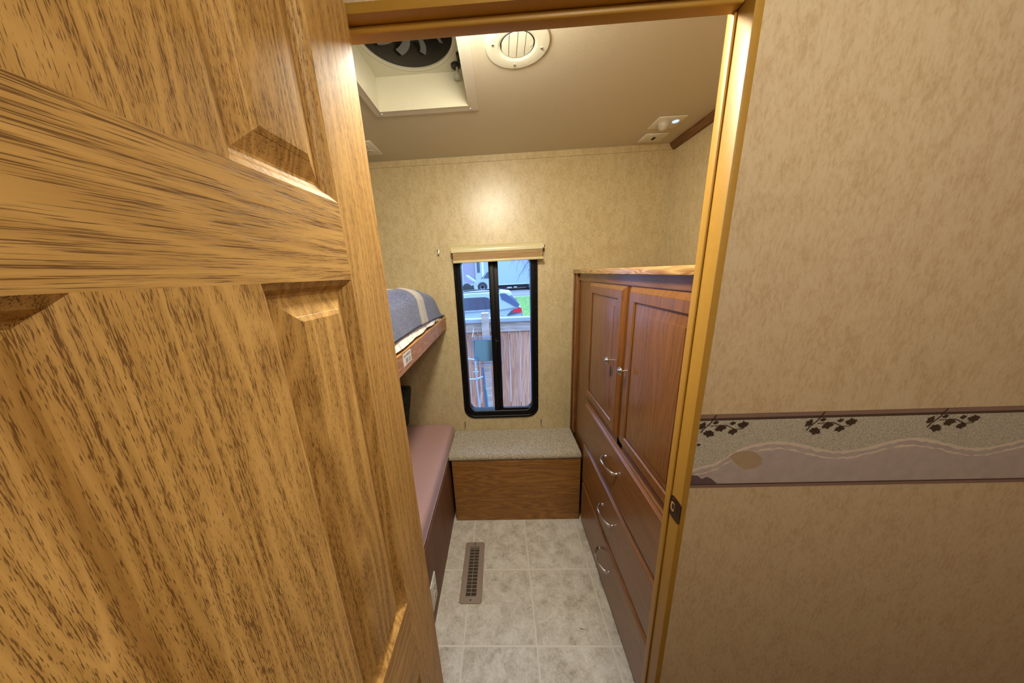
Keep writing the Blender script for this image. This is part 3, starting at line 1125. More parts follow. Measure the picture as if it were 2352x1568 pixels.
# crank knob, switch
bm = bmesh.new()
lathe(bm, (-0.220, 0.066, ZI), (0, 0, -1), [(0, 0.0165), (0.006, 0.016), (0.007, 0.015), (0.007, 0)], n=28)
kb = mk('crank_base', bm, M_blackp, rv, smooth=40)
bm = bmesh.new()
lathe(bm, (-0.216, 0.068, ZI - 0.007), (0, 0, -1), [(0, 0.004), (0.020, 0.004), (0.021, 0.0105), (0.030, 0.0105), (0.032, 0.009), (0.032, 0)], n=24)
mk('crank_knob', bm, simple('grey_knob', rgb(190, 190, 180), rough=0.35), kb, smooth=40)
bm = bmesh.new()
box(bm, -0.211, -0.201, 0.006, 0.050, ZI - 0.009, ZI, bev=0.004, seg=3)
mk('speed_switch', bm, M_blackp, rv, smooth=40)
bm = bmesh.new()
lathe(bm, (-0.518, 0.1165, H - 0.0055), (0, 0, -1), [(0, 0.0042), (0.0012, 0.0038), (0.0022, 0.0015), (0.0022, 0)], n=14)
s1 = mk('screw', bm, M_chrome, rv, smooth=40)
for dx in (0.338,):
    c = s1.copy(); COL.objects.link(c); c.location = (dx, 0.004, 0)

# ------------------------------------------------------------------ round air vent
rd = empty('air_vent', (-0.021, -0.160, H), 'round white air conditioning vent with louvres in the ceiling', 'vent')
cx_, cy_ = -0.0215, -0.1605
bm = bmesh.new()
lathe(bm, (cx_, cy_, H), (0, 0, -1), [(0, 0.0890), (0.0030, 0.0885), (0.0045, 0.0870), (0.0060, 0.0560), (0.0055, 0.0545), (0.0025, 0.0485), (-0.002, 0.0475)], n=72, close=False)
mk('ring', bm, M_ventw, rd, smooth=30)
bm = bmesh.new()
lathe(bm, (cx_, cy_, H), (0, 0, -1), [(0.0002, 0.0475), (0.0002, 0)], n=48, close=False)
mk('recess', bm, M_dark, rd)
xs_ = [-0.0445, -0.0235, -0.0005, 0.0215, 0.0445]
for a, b in zip(xs_, xs_[1:]):
    a2, b2 = a + 0.0008, b - 0.0008
    poly = []
    r_ = 0.0448
    for k in range(7):
        x = a2 + (b2 - a2) * k / 6
        poly.append((cx_ + x, cy_ + math.sqrt(max(1e-7, r_ * r_ - x * x))))
    for k in range(7):
        x = b2 - (b2 - a2) * k / 6
        poly.append((cx_ + x, cy_ - math.sqrt(max(1e-7, r_ * r_ - x * x))))
    bm = bmesh.new()
    prism(bm, poly, 'Z', H - 0.0032, H - 0.0015)
    mk('louvre', bm, M_ventw, rd)
bm = bmesh.new()
for s_ in (-1, 1):
    tube(bm, [(cx_ + 0.041, cy_, H - 0.0034), (cx_ + 0.034, cy_ + s_ * 0.006, H - 0.0034)], 0.0008, n=6)
mk('arrow_mark', bm, M_cream, rd)
for ang in (-170, 10, 94, -86):
    a = math.radians(ang + 0)
    bm = bmesh.new()
    lathe(bm, (cx_ + 0.0690 * math.cos(a), cy_ + 0.0690 * math.sin(a), H - 0.0052), (0, 0, -1), [(0, 0.0040), (0.0018, 0.0036), (0.0030, 0.0020), (0.0032, 0)], n=16)
    s_ = mk('screw', bm, M_chrome, rd, smooth=40)

# ------------------------------------------------------------------ ceiling plates
def plate(name, x0, x1, y0, y1, th, m, parent):
    bm = bmesh.new()
    box(bm, x0, x1, y0, y1, H - th, H, bev=0.002, seg=2)
    return mk(name, bm, m, parent, smooth=35)


rl = empty('reading_light', (0.665, 0.337, H), 'white ceiling plate with a ball shaped reading light beside the brown trim', 'light')
plate('plate', 0.608, 0.726, 0.286, 0.386, 0.005, M_white, rl)
bm = bmesh.new()
lathe(bm, (0.655, 0.338, H - 0.005), (0, 0, -1), [(0, 0.027), (0.003, 0.026), (0.004, 0.0235), (0.010, 0.0225), (0.020, 0.018), (0.026, 0.011), (0.028, 0.0)], n=32)
mk('eyeball', bm, simple('grey_eyeball', rgb(196, 190, 174), rough=0.4), rl, smooth=40)
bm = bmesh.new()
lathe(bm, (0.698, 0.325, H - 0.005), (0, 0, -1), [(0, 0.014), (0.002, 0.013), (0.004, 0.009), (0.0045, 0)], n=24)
lm = simple('lens_bluish_glint', rgb(190, 215, 255), rough=0.15)  # bluish reflection on the lens is put in as emission
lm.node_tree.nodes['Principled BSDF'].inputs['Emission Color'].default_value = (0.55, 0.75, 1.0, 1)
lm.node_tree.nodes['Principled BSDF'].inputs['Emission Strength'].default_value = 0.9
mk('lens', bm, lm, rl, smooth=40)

hp = empty('hook_plate', (0.683, 0.482, H), 'white ceiling cover plate with a dark slot and two screws at the corner', 'wall plate')
plate('plate', 0.628, 0.738, 0.438, 0.526, 0.005, M_white, hp)
bm = bmesh.new()
tube(bm, [(0.681, 0.466, H - 0.0058), (0.681, 0.492, H - 0.0058), (0.686, 0.497, H - 0.0058), (0.691, 0.492, H - 0.0058), (0.691, 0.470, H - 0.0058)], 0.0020, n=8)
box(bm, 0.6815, 0.6865, 0.470, 0.488, H - 0.0065, H - 0.004)
mk('slot', bm, M_dark, hp)
for x in (0.648, 0.720):
    bm = bmesh.new()
    lathe(bm, (x, 0.481, H - 0.005), (0, 0, -1), [(0, 0.0035), (0.0012, 0.003), (0.0018, 0)], n=12)
    mk('screw', bm, M_chrome, hp, smooth=40)

op = empty('outlet_plate', (-0.695, 0.392, H), 'white outlet plate on the ceiling above the upper bunk', 'outlet')
plate('plate', -0.745, -0.658, 0.320, 0.464, 0.006, M_white, op)
for (x, y) in ((-0.702, 0.362), (-0.702, 0.420)):
    bm = bmesh.new()
    prism(bm, rrect(x - 0.020, x + 0.020, y - 0.015, y + 0.015, 0.008, 5), 'Z', H - 0.0075, H - 0.0055)
    rc = mk('receptacle', bm, M_white, op)
    bm = bmesh.new()
    for sx in (-0.007, 0.007):
        box(bm, x + sx - 0.0012, x + sx + 0.0012, y - 0.004, y + 0.005, H - 0.0080, H - 0.0070)
    lathe(bm, (x, y - 0.009, H - 0.0070), (0, 0, -1), [(0, 0.0026), (0.001, 0.0026), (0.001, 0)], n=10)
    mk('slot', bm, M_dark, rc)

# ------------------------------------------------------------------ lower bunk: base, outlet, cushion, dark cushion
base = empty('lower_bunk', (-0.80, 0, 0), 'dark brown wooden base of the lower bunk along the left wall', 'bunk')
bm = bmesh.new()
box(bm, XA - 0.016, XA, YP1 + 0.002, D, 0.0, 0.418)
mk('side_panel', bm, M_bunk, base)
bm = bmesh.new()
box(bm, XL + 0.002, XA - 0.016, YP1 + 0.002, D, 0.400, 0.418)
mk('deck', bm, M_bunk, base)

ol = empty('wall_outlet', (XA, -0.202, 0.152), 'white power outlet on the side of the lower bunk base', 'outlet')
bm = bmesh.new()
box(bm, XA, XA + 0.006, -0.240, -0.166, 0.086, 0.222, bev=0.002)
mk('plate', bm, M_white, ol, smooth=35)
for z in (0.130, 0.178):
    bm = bmesh.new()
    prism(bm, rrect(-0.218, -0.188, z - 0.017, z + 0.017, 0.009, 5), 'X', XA + 0.005, XA + 0.0078)
    rc = mk('receptacle', bm, M_white, ol)
    bm = bmesh.new()
    for sy in (-0.209, -0.197):
        box(bm, XA + 0.0070, XA + 0.0082, sy - 0.0012, sy + 0.0012, z - 0.001, z + 0.009)
    lathe(bm, (XA + 0.0074, -0.203, z - 0.009), (1, 0, 0), [(0, 0.0026), (0.0008, 0.0026), (0.0008, 0)], n=10)
    mk('slot', bm, M_dark, rc)
bm = bmesh.new()
lathe(bm, (XA + 0.006, -0.203, 0.154), (1, 0, 0), [(0, 0.003), (0.001, 0.0026), (0.0014, 0)], n=10)
mk('screw', bm, M_chrome, ol, smooth=40)


def soft_box(x0, x1, y0, y1, z0, z1, r, nx, ny, nz_, crown=0.0, wr=0.0, seed=0, wsc=6.0):
    """rounded upholstered block: subdivided box, corners rounded, optional crown and creases"""
    bm = bmesh.new()
    dims = [(x0, x1, nx), (y0, y1, ny), (z0, z1, nz_)]
    V = {}

    def gv(i, j, k):
        key = (i, j, k)
        if key not in V:
            p = Vector((x0 + (x1 - x0) * i / nx, y0 + (y1 - y0) * j / ny, z0 + (z1 - z0) * k / nz_))
            q = Vector((min(max(p.x, x0 + r), x1 - r), min(max(p.y, y0 + r), y1 - r), min(max(p.z, z0 + r), z1 - r)))
            d_ = p - q
            if d_.length > 1e-9:
                # project cube surface to rounded surface
                p = q + d_.normalized() * r
            u_ = (p.x - x0) / (x1 - x0) * 2 - 1
            v_ = (p.y - y0) / (y1 - y0) * 2 - 1
            if k > nz_ / 2:
                p.z += crown * (1 - u_ ** 4) * (1 - v_ ** 4)
            if wr > 0:
                nv = mnoise.noise(Vector((p.x * wsc + seed, p.y * wsc, p.z * wsc)))
                p += (d_.normalized() if d_.length > 1e-9 else Vector((0, 0, 1 if k == nz_ else 0))) * nv * wr
            V[key] = bm.verts.new(p)
        return V[key]
    for i in range(nx):
        for j in range(ny):
            for k in (0, nz_):
                bm.faces.new([gv(i, j, k), gv(i + 1, j, k), gv(i + 1, j + 1, k), gv(i, j + 1, k)])
    for i in range(nx):
        for k in range(nz_):
            for j in (0, ny):
                bm.faces.new([gv(i, j, k), gv(i + 1, j, k), gv(i + 1, j, k + 1), gv(i, j, k + 1)])
    for j in range(ny):
        for k in range(nz_):
            for i in (0, nx):
                bm.faces.new([gv(i, j, k), gv(i, j + 1, k), gv(i, j + 1, k + 1), gv(i, j, k + 1)])
    return bm


cu = empty('bunk_cushion', (-0.80, 0, 0.419), 'long mauve fabric cushion on the lower bunk', 'cushion')
bm = soft_box(XL + 0.004, -0.4405, YP1 + 0.004, D - 0.006, 0.419, 0.532, 0.028, 40, 66, 8, crown=0.006, wr=0.003, wsc=9)
# sewn corner tucks at the far front corner
for v_ in bm.verts:
    for (ty, tz) in ((0.545, 0.517), (0.520, 0.500)):
        if v_.co.x > -0.50:
            d_ = abs(v_.co.y - ty - (v_.co.x + 0.45) * 0.2)
            if d_ < 0.010 and v_.co.z > 0.48:
                v_.co.z -= 0.004 * (1 - d_ / 0.010)
mk('cover', bm, M_cush, cu, smooth=True)
bm = bmesh.new()
tube(bm, [(-0.4425, YP1 + 0.03, 0.452), (-0.4405, -0.2, 0.4535), (-0.4405, 0.2, 0.453), (-0.4425, D - 0.034, 0.452)], 0.0022, n=8)
mk('seam', bm, M_cush, cu, smooth=True)

dk = empty('dark_pillow', (-0.80, 0.47, 0.535), 'dark green patterned pillow standing on the lower bunk by the window wall', 'pillow')
bm = soft_box(-0.965, -0.690, 0.462, 0.548, 0.545, 0.822, 0.014, 20, 8, 20, wr=0.004, wsc=11)
for v_ in bm.verts:   # lean: narrower at the bottom right as in the photo
    t_ = (v_.co.z - 0.537) / 0.28
    v_.co.x += (t_ - 1) * 0.05 * (1 if v_.co.x > -0.83 else 0.3)
mk('cover', bm, M_darkc, dk, smooth=True)

# ------------------------------------------------------------------ carpet topped storage bench under the window
bn = empty('storage_bench', (-0.03, 0.43, 0), 'low wood panelled bench with a carpeted top under the window', 'bench')
bm = bmesh.new()
box(bm, -0.421, 0.3365, 0.2985, 0.3145, 0.001, 0.432, bev=0.001)
mk('front_panel', bm, M_bench, bn)
bm = bmesh.new()
box(bm, -0.421, -0.405, 0.3145, D, 0.001, 0.432)
mk('side_panel', bm, M_bench, bn)
prof_ = []
for y in [D - 0.002 - 0.004 * k for k in range(0, 65)]:
    prof_.append((y, 0.468))
yf = prof_[-1][0]
for k in range(1, 13):
    a = math.radians(90 + 180 * k / 12)
    prof_.append((yf + 0.019 * math.cos(a), 0.449 + 0.019 * math.sin(a)))
for k in range(1, 5):
    prof_.append((yf + 0.004 * k, 0.430))
bm = bmesh.new()
nxs = 190
grid = []
BXL, BXR = -0.4345, 0.3375
for i in range(nxs + 1):
    x = BXL + (BXR - BXL) * i / nxs
    row = []
    for (y, z) in prof_:
        nv = rng.uniform(-1, 1)
        row.append(bm.verts.new((x, min(D - 0.001, y - abs(nv) * 0.0012 * (1 if z < 0.466 else 0.3)), z + nv * 0.0016)))
    grid.append(row)
for A, B in zip(grid, grid[1:]):
    for k in range(len(prof_) - 1):
        bm.faces.new([A[k], A[k + 1], B[k + 1], B[k]])
for row in (grid[0], grid[-1]):
    bm.faces.new(row)
bm.faces.new([bm.verts.new((BXL, prof_[-1][0], 0.4315)), bm.verts.new((BXR, prof_[-1][0], 0.4315)), bm.verts.new((BXR, D - 0.001, 0.4315)), bm.verts.new((BXL, D - 0.001, 0.4315))])
cp = mk('carpet_top', bm, M_carpet, bn, smooth=True)

# ------------------------------------------------------------------ cabinet
CY0 = YP1 + 0.003
cab = empty('wardrobe_cabinet', (0.60, 0, 0), 'tall brown oak cabinet with two panelled doors above three drawers', 'cabinet')
CYM = 0.546
bm = bmesh.new()   # carcass behind the face
box(bm, XB + 0.0185, XW - 0.002, CY0, D - 0.002, 0.0, 1.4725)
mk('carcass', bm, M_cab_v, cab)
bm = bmesh.new()   # face frame: stiles and rails as one part
box(bm, XB, XB + 0.018, 0.2985, 0.5685, 0.005, 1.4725)
box(bm, XB, XB + 0.018, CY0, 0.2985, 1.392, 1.4725)
box(bm, XB, XB + 0.018, -0.140, -0.095, 0.80, 1.392)
box(bm, XB, XB + 0.018, CY0, 0.2985, 0.770, 0.83)
box(bm, XB, XB + 0.018, CY0, 0.2985, 0.53, 0.58)
box(bm, XB, XB + 0.018, CY0, 0.2985, 0.28, 0.325)
box(bm, XB, XB + 0.018, CY0, 0.2985, 0.0, 0.03)
mk('face_frame', bm, M_cab_v, cab)
bm = bmesh.new()   # scribe stile against the window wall
box(bm, XB - 0.016, XB, 0.505, 0.5685, 0.471, 1.4725, bev=0.0015)
box(bm, XB - 0.022, XB - 0.016, 0.553, 0.5685, 0.471, 1.4725, bev=0.0015)
mk('scribe_trim', bm, M_cab_v, cab, smooth=30)
bm = bmesh.new()
box(bm, XB - 0.006, XB, CY0, 0.505, 1.436, 1.4725)
mk('top_rail', bm, M_cab_h, cab)


def cab_door(y0, y1, z0, z1, knob_y, knob_z):
    """raised panel door lying in a YZ plane, face at x = FX"""
    FX = XB - 0.0190
    st = 0.046
    bm = bmesh.new()
    rings = []

    def ring(i, x):
        return [bm.verts.new((x, y, z)) for y, z in ((y0 + i, z0 + i), (y1 - i, z0 + i), (y1 - i, z1 - i), (y0 + i, z1 - i))]
    # outer edge: ogee rising from the frame to the face
    for (i, x) in ((0.0, XB - 0.0005), (0.0, XB - 0.007), (0.002, XB - 0.009), (0.0150, XB - 0.0170), (0.0165, FX), (st, FX), (st + 0.001, FX + 0.001),
                   (st + 0.004, FX + 0.0045)):
        rings.append(ring(i, x))
    ringstitch(bm, rings)
    bm.faces.new(rings[0])
    bm.faces.new(ring(st + 0.004, FX + 0.012))
    d_ = mk('door', bm, M_cab_v, cab, smooth=12)
    bm = bmesh.new()
    rings = []
    for (i, x) in ((st + 0.0030, FX + 0.0110), (st + 0.0030, FX + 0.0060), (st + 0.034, FX + 0.0022), (st + 0.0345, FX + 0.0006), (st + 0.036, FX + 0.0004)):
        rings.append(ring(i, x))
    ringstitch(bm, rings)
    bm.faces.new(rings[-1])
    mk('raised_panel', bm, M_cab_v, d_, smooth=12)
    bm = bmesh.new()
    lathe(bm, (FX, knob_y, knob_z), (-1, 0, 0), [(0, 0.0055), (0.0015, 0.0045), (0.0025, 0.0030), (0.019, 0.0030), (0.0195, 0.011), (0.0215, 0.0145),
                                                 (0.0245, 0.0155), (0.0275, 0.0135), (0.0285, 0.0095), (0.031, 0.0085), (0.0325, 0.0060), (0.033, 0)], n=32)
    mk('knob', bm, M_nickel, d_, smooth=30)
    return d_


cab_door(-0.105, 0.288, 0.835, 1.432, -0.050, 1.143)
cab_door(-0.530, -0.137, 0.835, 1.432, -0.173, 1.143)


def drawer(z0, z1, y1, hz):
    FX = XB - 0.0190
    y0 = CY0 + 0.06
    bm = bmesh.new()
    rings = []
    for (i, x) in ((0.0, XB - 0.0005), (0.0, XB - 0.0075), (0.0015, XB - 0.0090), (0.0075, XB - 0.0100), (0.0140, XB - 0.0160), (0.0150, FX + 0.0012), (0.0175, FX)):
        rings.append([bm.verts.new((x, y, z)) for y, z in ((y0 + i, z0 + i), (y1 - i, z0 + i), (y1 - i, z1 - i), (y0 + i, z1 - i))])
    ringstitch(bm, rings)
    bm.faces.new(rings[-1])
    bm.faces.new(rings[0])
    d_ = mk('drawer', bm, M_cab_h, cab, smooth=12)
    # bail handle
    bm = bmesh.new()
    ya, yb = -0.157, -0.036
    N = 22
    pts, rad = [], []
    for k in range(N + 1):
        t_ = k / N
        y = yb + (ya - yb) * t_
        s_ = math.sin(math.pi * t_)
        out = 0.034 * min(1.0, s_ ** 0.62 * 1.06)
        droop = 0.010 * s_
        pts.append((FX - 0.0030 - out * 0.97, y, hz + droop))
        e = min(t_, 1 - t_)
        rad.append(0.0025 if e < 0.02 else (0.0070 - 0.0022 * min(1, (e - 0.02) / 0.14)))
    tube(bm, pts, rad, n=12, flat=(Vector((1, 0, 0)), 0.75))
    for y in (ya + 0.004, yb - 0.004):
        lathe(bm, (FX, y, hz), (-1, 0, 0), [(0, 0.0062), (0.002, 0.0055), (0.006, 0.004), (0.008, 0.003)], n=14)
    mk('handle', bm, M_chrome, d_, smooth=50)
    return d_


drawer(0.560, 0.802, 0.288, 0.699)
drawer(0.306, 0.554, 0.288, 0.443)
drawer(0.022, 0.299, 0.288, 0.187)

ct = empty('cabinet_top', (0.60, 0, 1.4725), 'light oak edged top lying on the tall brown cabinet', 'countertop')
bm = bmesh.new()
box(bm, XB - 0.026, XW - 0.002, CY0, D - 0.002, 1.4727, 1.4950, bev=0.003, seg=3)
mk('slab', bm, M_top, ct, smooth=40)

# ------------------------------------------------------------------ upper bunk
ub = empty('upper_bunk', (-0.80, 0, 1.18), 'wooden upper bunk shelf mounted between the walls on the left', 'bunk')
XR = -0.434
bm = bmesh.new()
box(bm, XR - 0.019, XR, YP1 + 0.002, D - 0.001, 1.180, 1.247, bev=0.0012)
mk('rail', bm, M_rail, ub)
bm = bmesh.new()
box(bm, XR - 0.021, XR + 0.0005, YP1 + 0.002, D - 0.001, 1.247, 1.2515, bev=0.001)
mk('rail_edge', bm, M_railtop, ub)
bm = bmesh.new()
box(bm, XL + 0.002, XR - 0.019, YP1 + 0.002, D - 0.001, 1.195, 1.212)
mk('deck', bm, M_bunk, ub)
# weight label on the rail
bm = bmesh.new()
box(bm, XR, XR + 0.0006, -0.215, -0.130, 1.2010, 1.2440)
lb = mk('label_sticker', bm, simple('label_paper', rgb(226, 226, 220), rough=0.5), ub, label='white weight label with black print')
M_ink = simple('black_ink', (0.015, 0.015, 0.015, 1), rough=0.6)


def text_mesh(s, size, loc, parent, name='print', rot=(math.radians(90), 0, math.radians(90)), m=None, align='CENTER', sx=1.0):
    cu_ = bpy.data.curves.new('t', 'FONT')
    cu_.body = s
    cu_.size = size
    cu_.align_x = align
    cu_.extrude = 0.00012
    o = bpy.data.objects.new('t', cu_)
    me = bpy.data.meshes.new_from_object(o)
    bm = bmesh.new()
    bm.from_mesh(me)
    bmesh.ops.scale(bm, vec=(sx, 1, 1), verts=bm.verts)
    from mathutils import Euler
    bmesh.ops.transform(bm, matrix=Matrix.Translation(loc) @ Euler(rot).to_matrix().to_4x4(), verts=bm.verts)
    bpy.data.objects.remove(o)
    return mk(name, bm, m or M_ink, parent)


text_mesh('MAX WEIGHT', 0.0135, Vector((XR + 0.0008, -0.1725, 1.2290)), lb, sx=0.85)
text_mesh('300 LB', 0.0235, Vector((XR + 0.0008, -0.1680, 1.2065)), lb, sx=0.85)

mt = empty('bunk_mattress', (-0.80, 0, 1.213), 'thin mattress in a white printed sheet on the upper bunk', 'mattress')
bm = soft_box(XL + 0.03, XR - 0.040, YP1 + 0.02, D - 0.03, 1.2125, 1.372, 0.045, 30, 60, 10, crown=0.010, wr=0.007, wsc=10, seed=4)
for v_ in bm.verts:
    if v_.co.x > -0.55 and v_.co.y > 0.35:
        v_.co.z = 1.2125 + (v_.co.z - 1.2125) * (1 - 0.5 * min(1, (v_.co.y - 0.35) / 0.2))
mk('sheet', bm, M_sheet, mt, smooth=True)
# loose hem of sheet hanging over between blanket and rail
bm = bmesh.new()
rows = []
NY = 90
for j in range(NY + 1):
    y = -0.56 + (0.30 + 0.56) * j / NY
    f_ = mnoise.noise(Vector((y * 9, 0.3, 0))) * 0.010
    g_ = mnoise.noise(Vector((y * 23, 4.3, 0))) * 0.005
    row = []
    for i in range(9):
        t_ = i / 8
        x = XR - 0.038 + 0.036 * t_ ** 0.7 + f_ * t_ * 0.5 + g_ * 0.5
        z = 1.330 - t_ * (0.066 + min(0, f_) * 0.6)
        row.append(bm.verts.new((min(x, XR - 0.001 if z < 1.256 else XR + 0.004), y, max(z, 1.2535))))
    rows.append(row)
for A, B in zip(rows, rows[1:]):
    for k in range(8):
        bm.faces.new([A[k], A[k + 1], B[k + 1], B[k]])
mk('sheet_hem', bm, M_sheet, mt, smooth=True)

# blanket: heightfield over the bunk draped over the front edge
bm = bmesh.new()


def top_z(y):
    if y < 0.10:
        return 1.447
    if y < 0.40:
        return 1.447 - 0.035 * ((y - 0.10) / 0.30) ** 2
    t_ = min(1, (y - 0.40) / 0.165)
    return 1.412 - 0.130 * t_ ** 1.25


rows = []
NYB = 150
for j in range(NYB + 1):
    y = -0.575 + (0.563 + 0.575) * j / NYB
    zt = top_z(y)
    zb = 1.296 - 0.030 * max(0, (y - 0.0) / 0.56) + 0.003 * mnoise.noise(Vector((y * 12, 1, 1)))
    endf = max(0, (y - 0.42) / 0.145)
    prof2 = []
    for k in range(26):
        prof2.append((XL + 0.02 + (-0.530 - XL - 0.02) * k / 26, zt + 0.004 * math.sin(k * 0.7)))
    for k in range(15):          # rounded shoulder, then hanging front
        a = math.radians(90 - 82 * k / 14)
        prof2.append((-0.530 + 0.080 * math.cos(a), zt - 0.058 + 0.058 * math.sin(a)))
    lx, lz = prof2[-1]
    if lz < zb + 0.004:
        lz = zb + 0.004
    for k in range(1, 13):
        t_ = k / 12
        prof2.append((lx + 0.014 * t_, lz + (zb - lz) * t_))
    row = []
    for i, (x, z) in enumerate(prof2):
        nv = mnoise.noise(Vector((x * 5, y * 5, 0.7))) * 0.010 + mnoise.noise(Vector((x * 14, y * 11, 2.7))) * 0.004
        fade = 1.0 if i > 3 else 0.2
        yy = y + 0.02 * mnoise.noise(Vector((x * 6, y * 2, 5)))
        row.append(bm.verts.new((x + (nv * 0.35 if i > 30 else 0), min(0.566, yy), max(z + nv * fade * (1 if i < 50 else 0.2), zb - 0.002))))
    rows.append(row)
for A, B in zip(rows, rows[1:]):
    for k in range(len(A) - 1):
        bm.faces.new([A[k], A[k + 1], B[k + 1], B[k]])
blk = mk('blanket', bm, M_blanket, None, smooth=True)
tag(blk, 'dark blue wool blanket with a cream stripe over the upper bunk mattress', 'blanket')
sm = blk.modifiers.new('thick', 'SOLIDIFY')
sm.thickness = 0.006
sm.offset = -1
# frayed fringe at the far corner of the blanket, as children
bm = bmesh.new()
for k in range(26):
    y = 0.30 + 0.26 * rng.random()
    x0 = XR - 0.010 + rng.uniform(-0.004, 0.004)
    z0 = 1.279 - 0.030 * (y - 0.30) / 0.26
    tube(bm, [(x0, y, z0 + 0.004), (x0 + 0.005, y + rng.uniform(-0.01, 0.01), z0 - 0.004), (x0 + rng.uniform(0, 0.012), min(0.566, y + rng.uniform(-0.012, 0.012)), z0 - 0.012)], 0.0012, n=5)
o = mk('fringe', bm, simple('cream_wool', rgb(214, 204, 182), rough=0.9), blk, smooth=True)
o['kind'] = 'stuff'

# ------------------------------------------------------------------ floor register
rg = empty('floor_register', (-0.292, 0, 0), 'taupe metal heating register set in the tiled floor beside the bunk base', 'floor vent')
bm = bmesh.new()
sx0, sx1, sy0, sy1 = -0.317, -0.267, -0.124, 0.126
out = rrect(-0.346, -0.238, -0.155, 0.153, 0.012, 6)
A = [bm.verts.new((x, y, 0.0005)) for x, y in out]
out2 = rrect(-0.344, -0.240, -0.153, 0.151, 0.011, 6)
B = [bm.verts.new((x, y, 0.0035)) for x, y in out2]
ringstitch(bm, [A, B])
# ring from rounded outline to the slot rectangle
C_ = []
for (x, y) in out2:
    # nearest point on the slot rectangle boundary
    C_.append(bm.verts.new((min(max(x, sx0), sx1), min(max(y, sy0), sy1), 0.0038)))
for k in range(len(B)):
    k2 = (k + 1) % len(B)
    if (C_[k].co - C_[k2].co).length < 1e-6:
        bm.faces.new([B[k], B[k2], C_[k]])
    else:
        bm.faces.new([B[k], B[k2], C_[k2], C_[k]])
bmesh.ops.remove_doubles(bm, verts=bm.verts, dist=1e-6)
# bars
nb = 15
for k in range(1, nb):
    y = sy0 + (sy1 - sy0) * k / nb
    box(bm, sx0, sx1, y - 0.0013, y + 0.0013, 0.0018, 0.0038)
box(bm, -0.2933, -0.2907, sy0, sy1, 0.0016, 0.0039)
mk('grille', bm, M_reg, rg)
bm = bmesh.new()
box(bm, sx0 - 0.001, sx1 + 0.001, sy0 - 0.001, sy1 + 0.001, -0.0395, -0.0385)
mk('duct', bm, M_dark, rg)
bm = bmesh.new()
for k in range(nb):
    y = sy0 + (sy1 - sy0) * (k + 0.5) / nb
    vs = [bm.verts.new(p) for p in ((sx0, y - 0.005, -0.016), (sx1, y - 0.005, -0.016), (sx1, y + 0.004, -0.004), (sx0, y + 0.004, -0.004))]
    bm.faces.new(vs)
mk('damper', bm, M_duct, rg)
for y in (-0.140, 0.139):
    bm = bmesh.new()
    lathe(bm, (-0.292, y, 0.0036), (0, 0, 1), [(0, 0.0036), (0.0008, 0.0032), (0.0010, 0.0016), (0.0004, 0.0)], n=14)
    mk('screw', bm, simple('dark_screw_head', (0.03, 0.028, 0.026, 1), rough=0.4, metal=0.7), rg, smooth=40)

# small dry leaf scrap on the floor
bm = bmesh.new()
tube(bm, [(0.190, -0.245, 0.0012), (0.198, -0.249, 0.0022), (0.210, -0.250, 0.0012)], [0.0006, 0.0011, 0.0004], n=6)
o = mk('dry_twig', bm, simple('dry_twig_brown', rgb(60, 44, 30), rough=0.9), org=(0.20, -0.248, 0.0))
tag(o, 'tiny dark dry twig lying on the floor tile near the cabinet', 'twig')

# ================================================================== outdoors
GZ = -0.85
M_asph = simple('wet_asphalt', rgb(128, 124, 128), rough=0.7, noise=0.15, nscale=3)
M_gravel = simple('gravel_road', rgb(120, 112, 110), rough=0.9, noise=0.25, nscale=8)
M_wht = simple('white_paint', rgb(158, 166, 172), rough=0.35)
M_glassd = simple('dark_car_glass', rgb(62, 70, 84), rough=0.08, spec=0.8)
M_tire = simple('tyre_rubber', (0.02, 0.02, 0.022, 1), rough=0.8)
M_rim = simple('rim_metal', (0.5, 0.5, 0.52, 1), rough=0.35, metal=0.8)
M_red = simple('red_tail_lens', rgb(214, 30, 44), rough=0.2)
M_gun = simple('dark_trim', rgb(60, 64, 72), rough=0.5)
M_underc = simple('truck_underbody', rgb(52, 54, 62), rough=0.8, noise=0.5, nscale=4)
M_grass = speckle('lawn_grass', [(0.35, rgb(56, 84, 38)), (0.5, rgb(100, 128, 62)), (0.65, rgb(130, 150, 88))], scale=9, rough=0.95, bump=0.6, dist=0.05, sheen=0)
M_siding = simple('mauve_siding', rgb(158, 146, 154), rough=0.8, noise=0.1, nscale=2)
fk = dict(fig=1.3, rings=3.0, pore=0.35, rough=0.85, bump=0.3, pore_cross=160, pore_along=5.0, ringmix=0.35, spec=0.2, band_cross=40, band_along=1.0)
M_fence = wood('weathered_cedar', rgb(206, 150, 122), rgb(160, 104, 80), rgb(100, 60, 46), 'Z', **fk)
M_fence2 = wood('weathered_grey_cedar', rgb(190, 168, 156), rgb(158, 132, 120), rgb(110, 84, 72), 'X', **fk)


def groundz(y):
    if y < 12:
        return GZ
    return GZ + (y - 12) * 0.0575


def gstrip(name, x0, x1, y0, y1, m, dz=0.0, n=8):
    bm = bmesh.new()
    L_ = []
    for k in range(n + 1):
        y = y0 + (y1 - y0) * k / n
        z = groundz(y) + dz
        L_.append((bm.verts.new((x0, y, z)), bm.verts.new((x1, y, z)), bm.verts.new((x1, y, z - 0.2)), bm.verts.new((x0, y, z - 0.2))))
    for A, B in zip(L_, L_[1:]):
        for q in range(4):
            bm.faces.new([A[q], A[(q + 1) % 4], B[(q + 1) % 4], B[q]])
    bm.faces.new(L_[0]); bm.faces.new(L_[-1])
    return tag(mk(name, bm, m), kind='structure')


gstrip('ground', -30, 30, D + 0.06, 70, M_asph, 0.0, 30)
gstrip('lawn', 1.05, 6.5, 10.9, 20.0, M_grass, 0.05, 12)
gstrip('road', -30, 30, 21.0, 30.0, M_gravel, 0.03, 8)

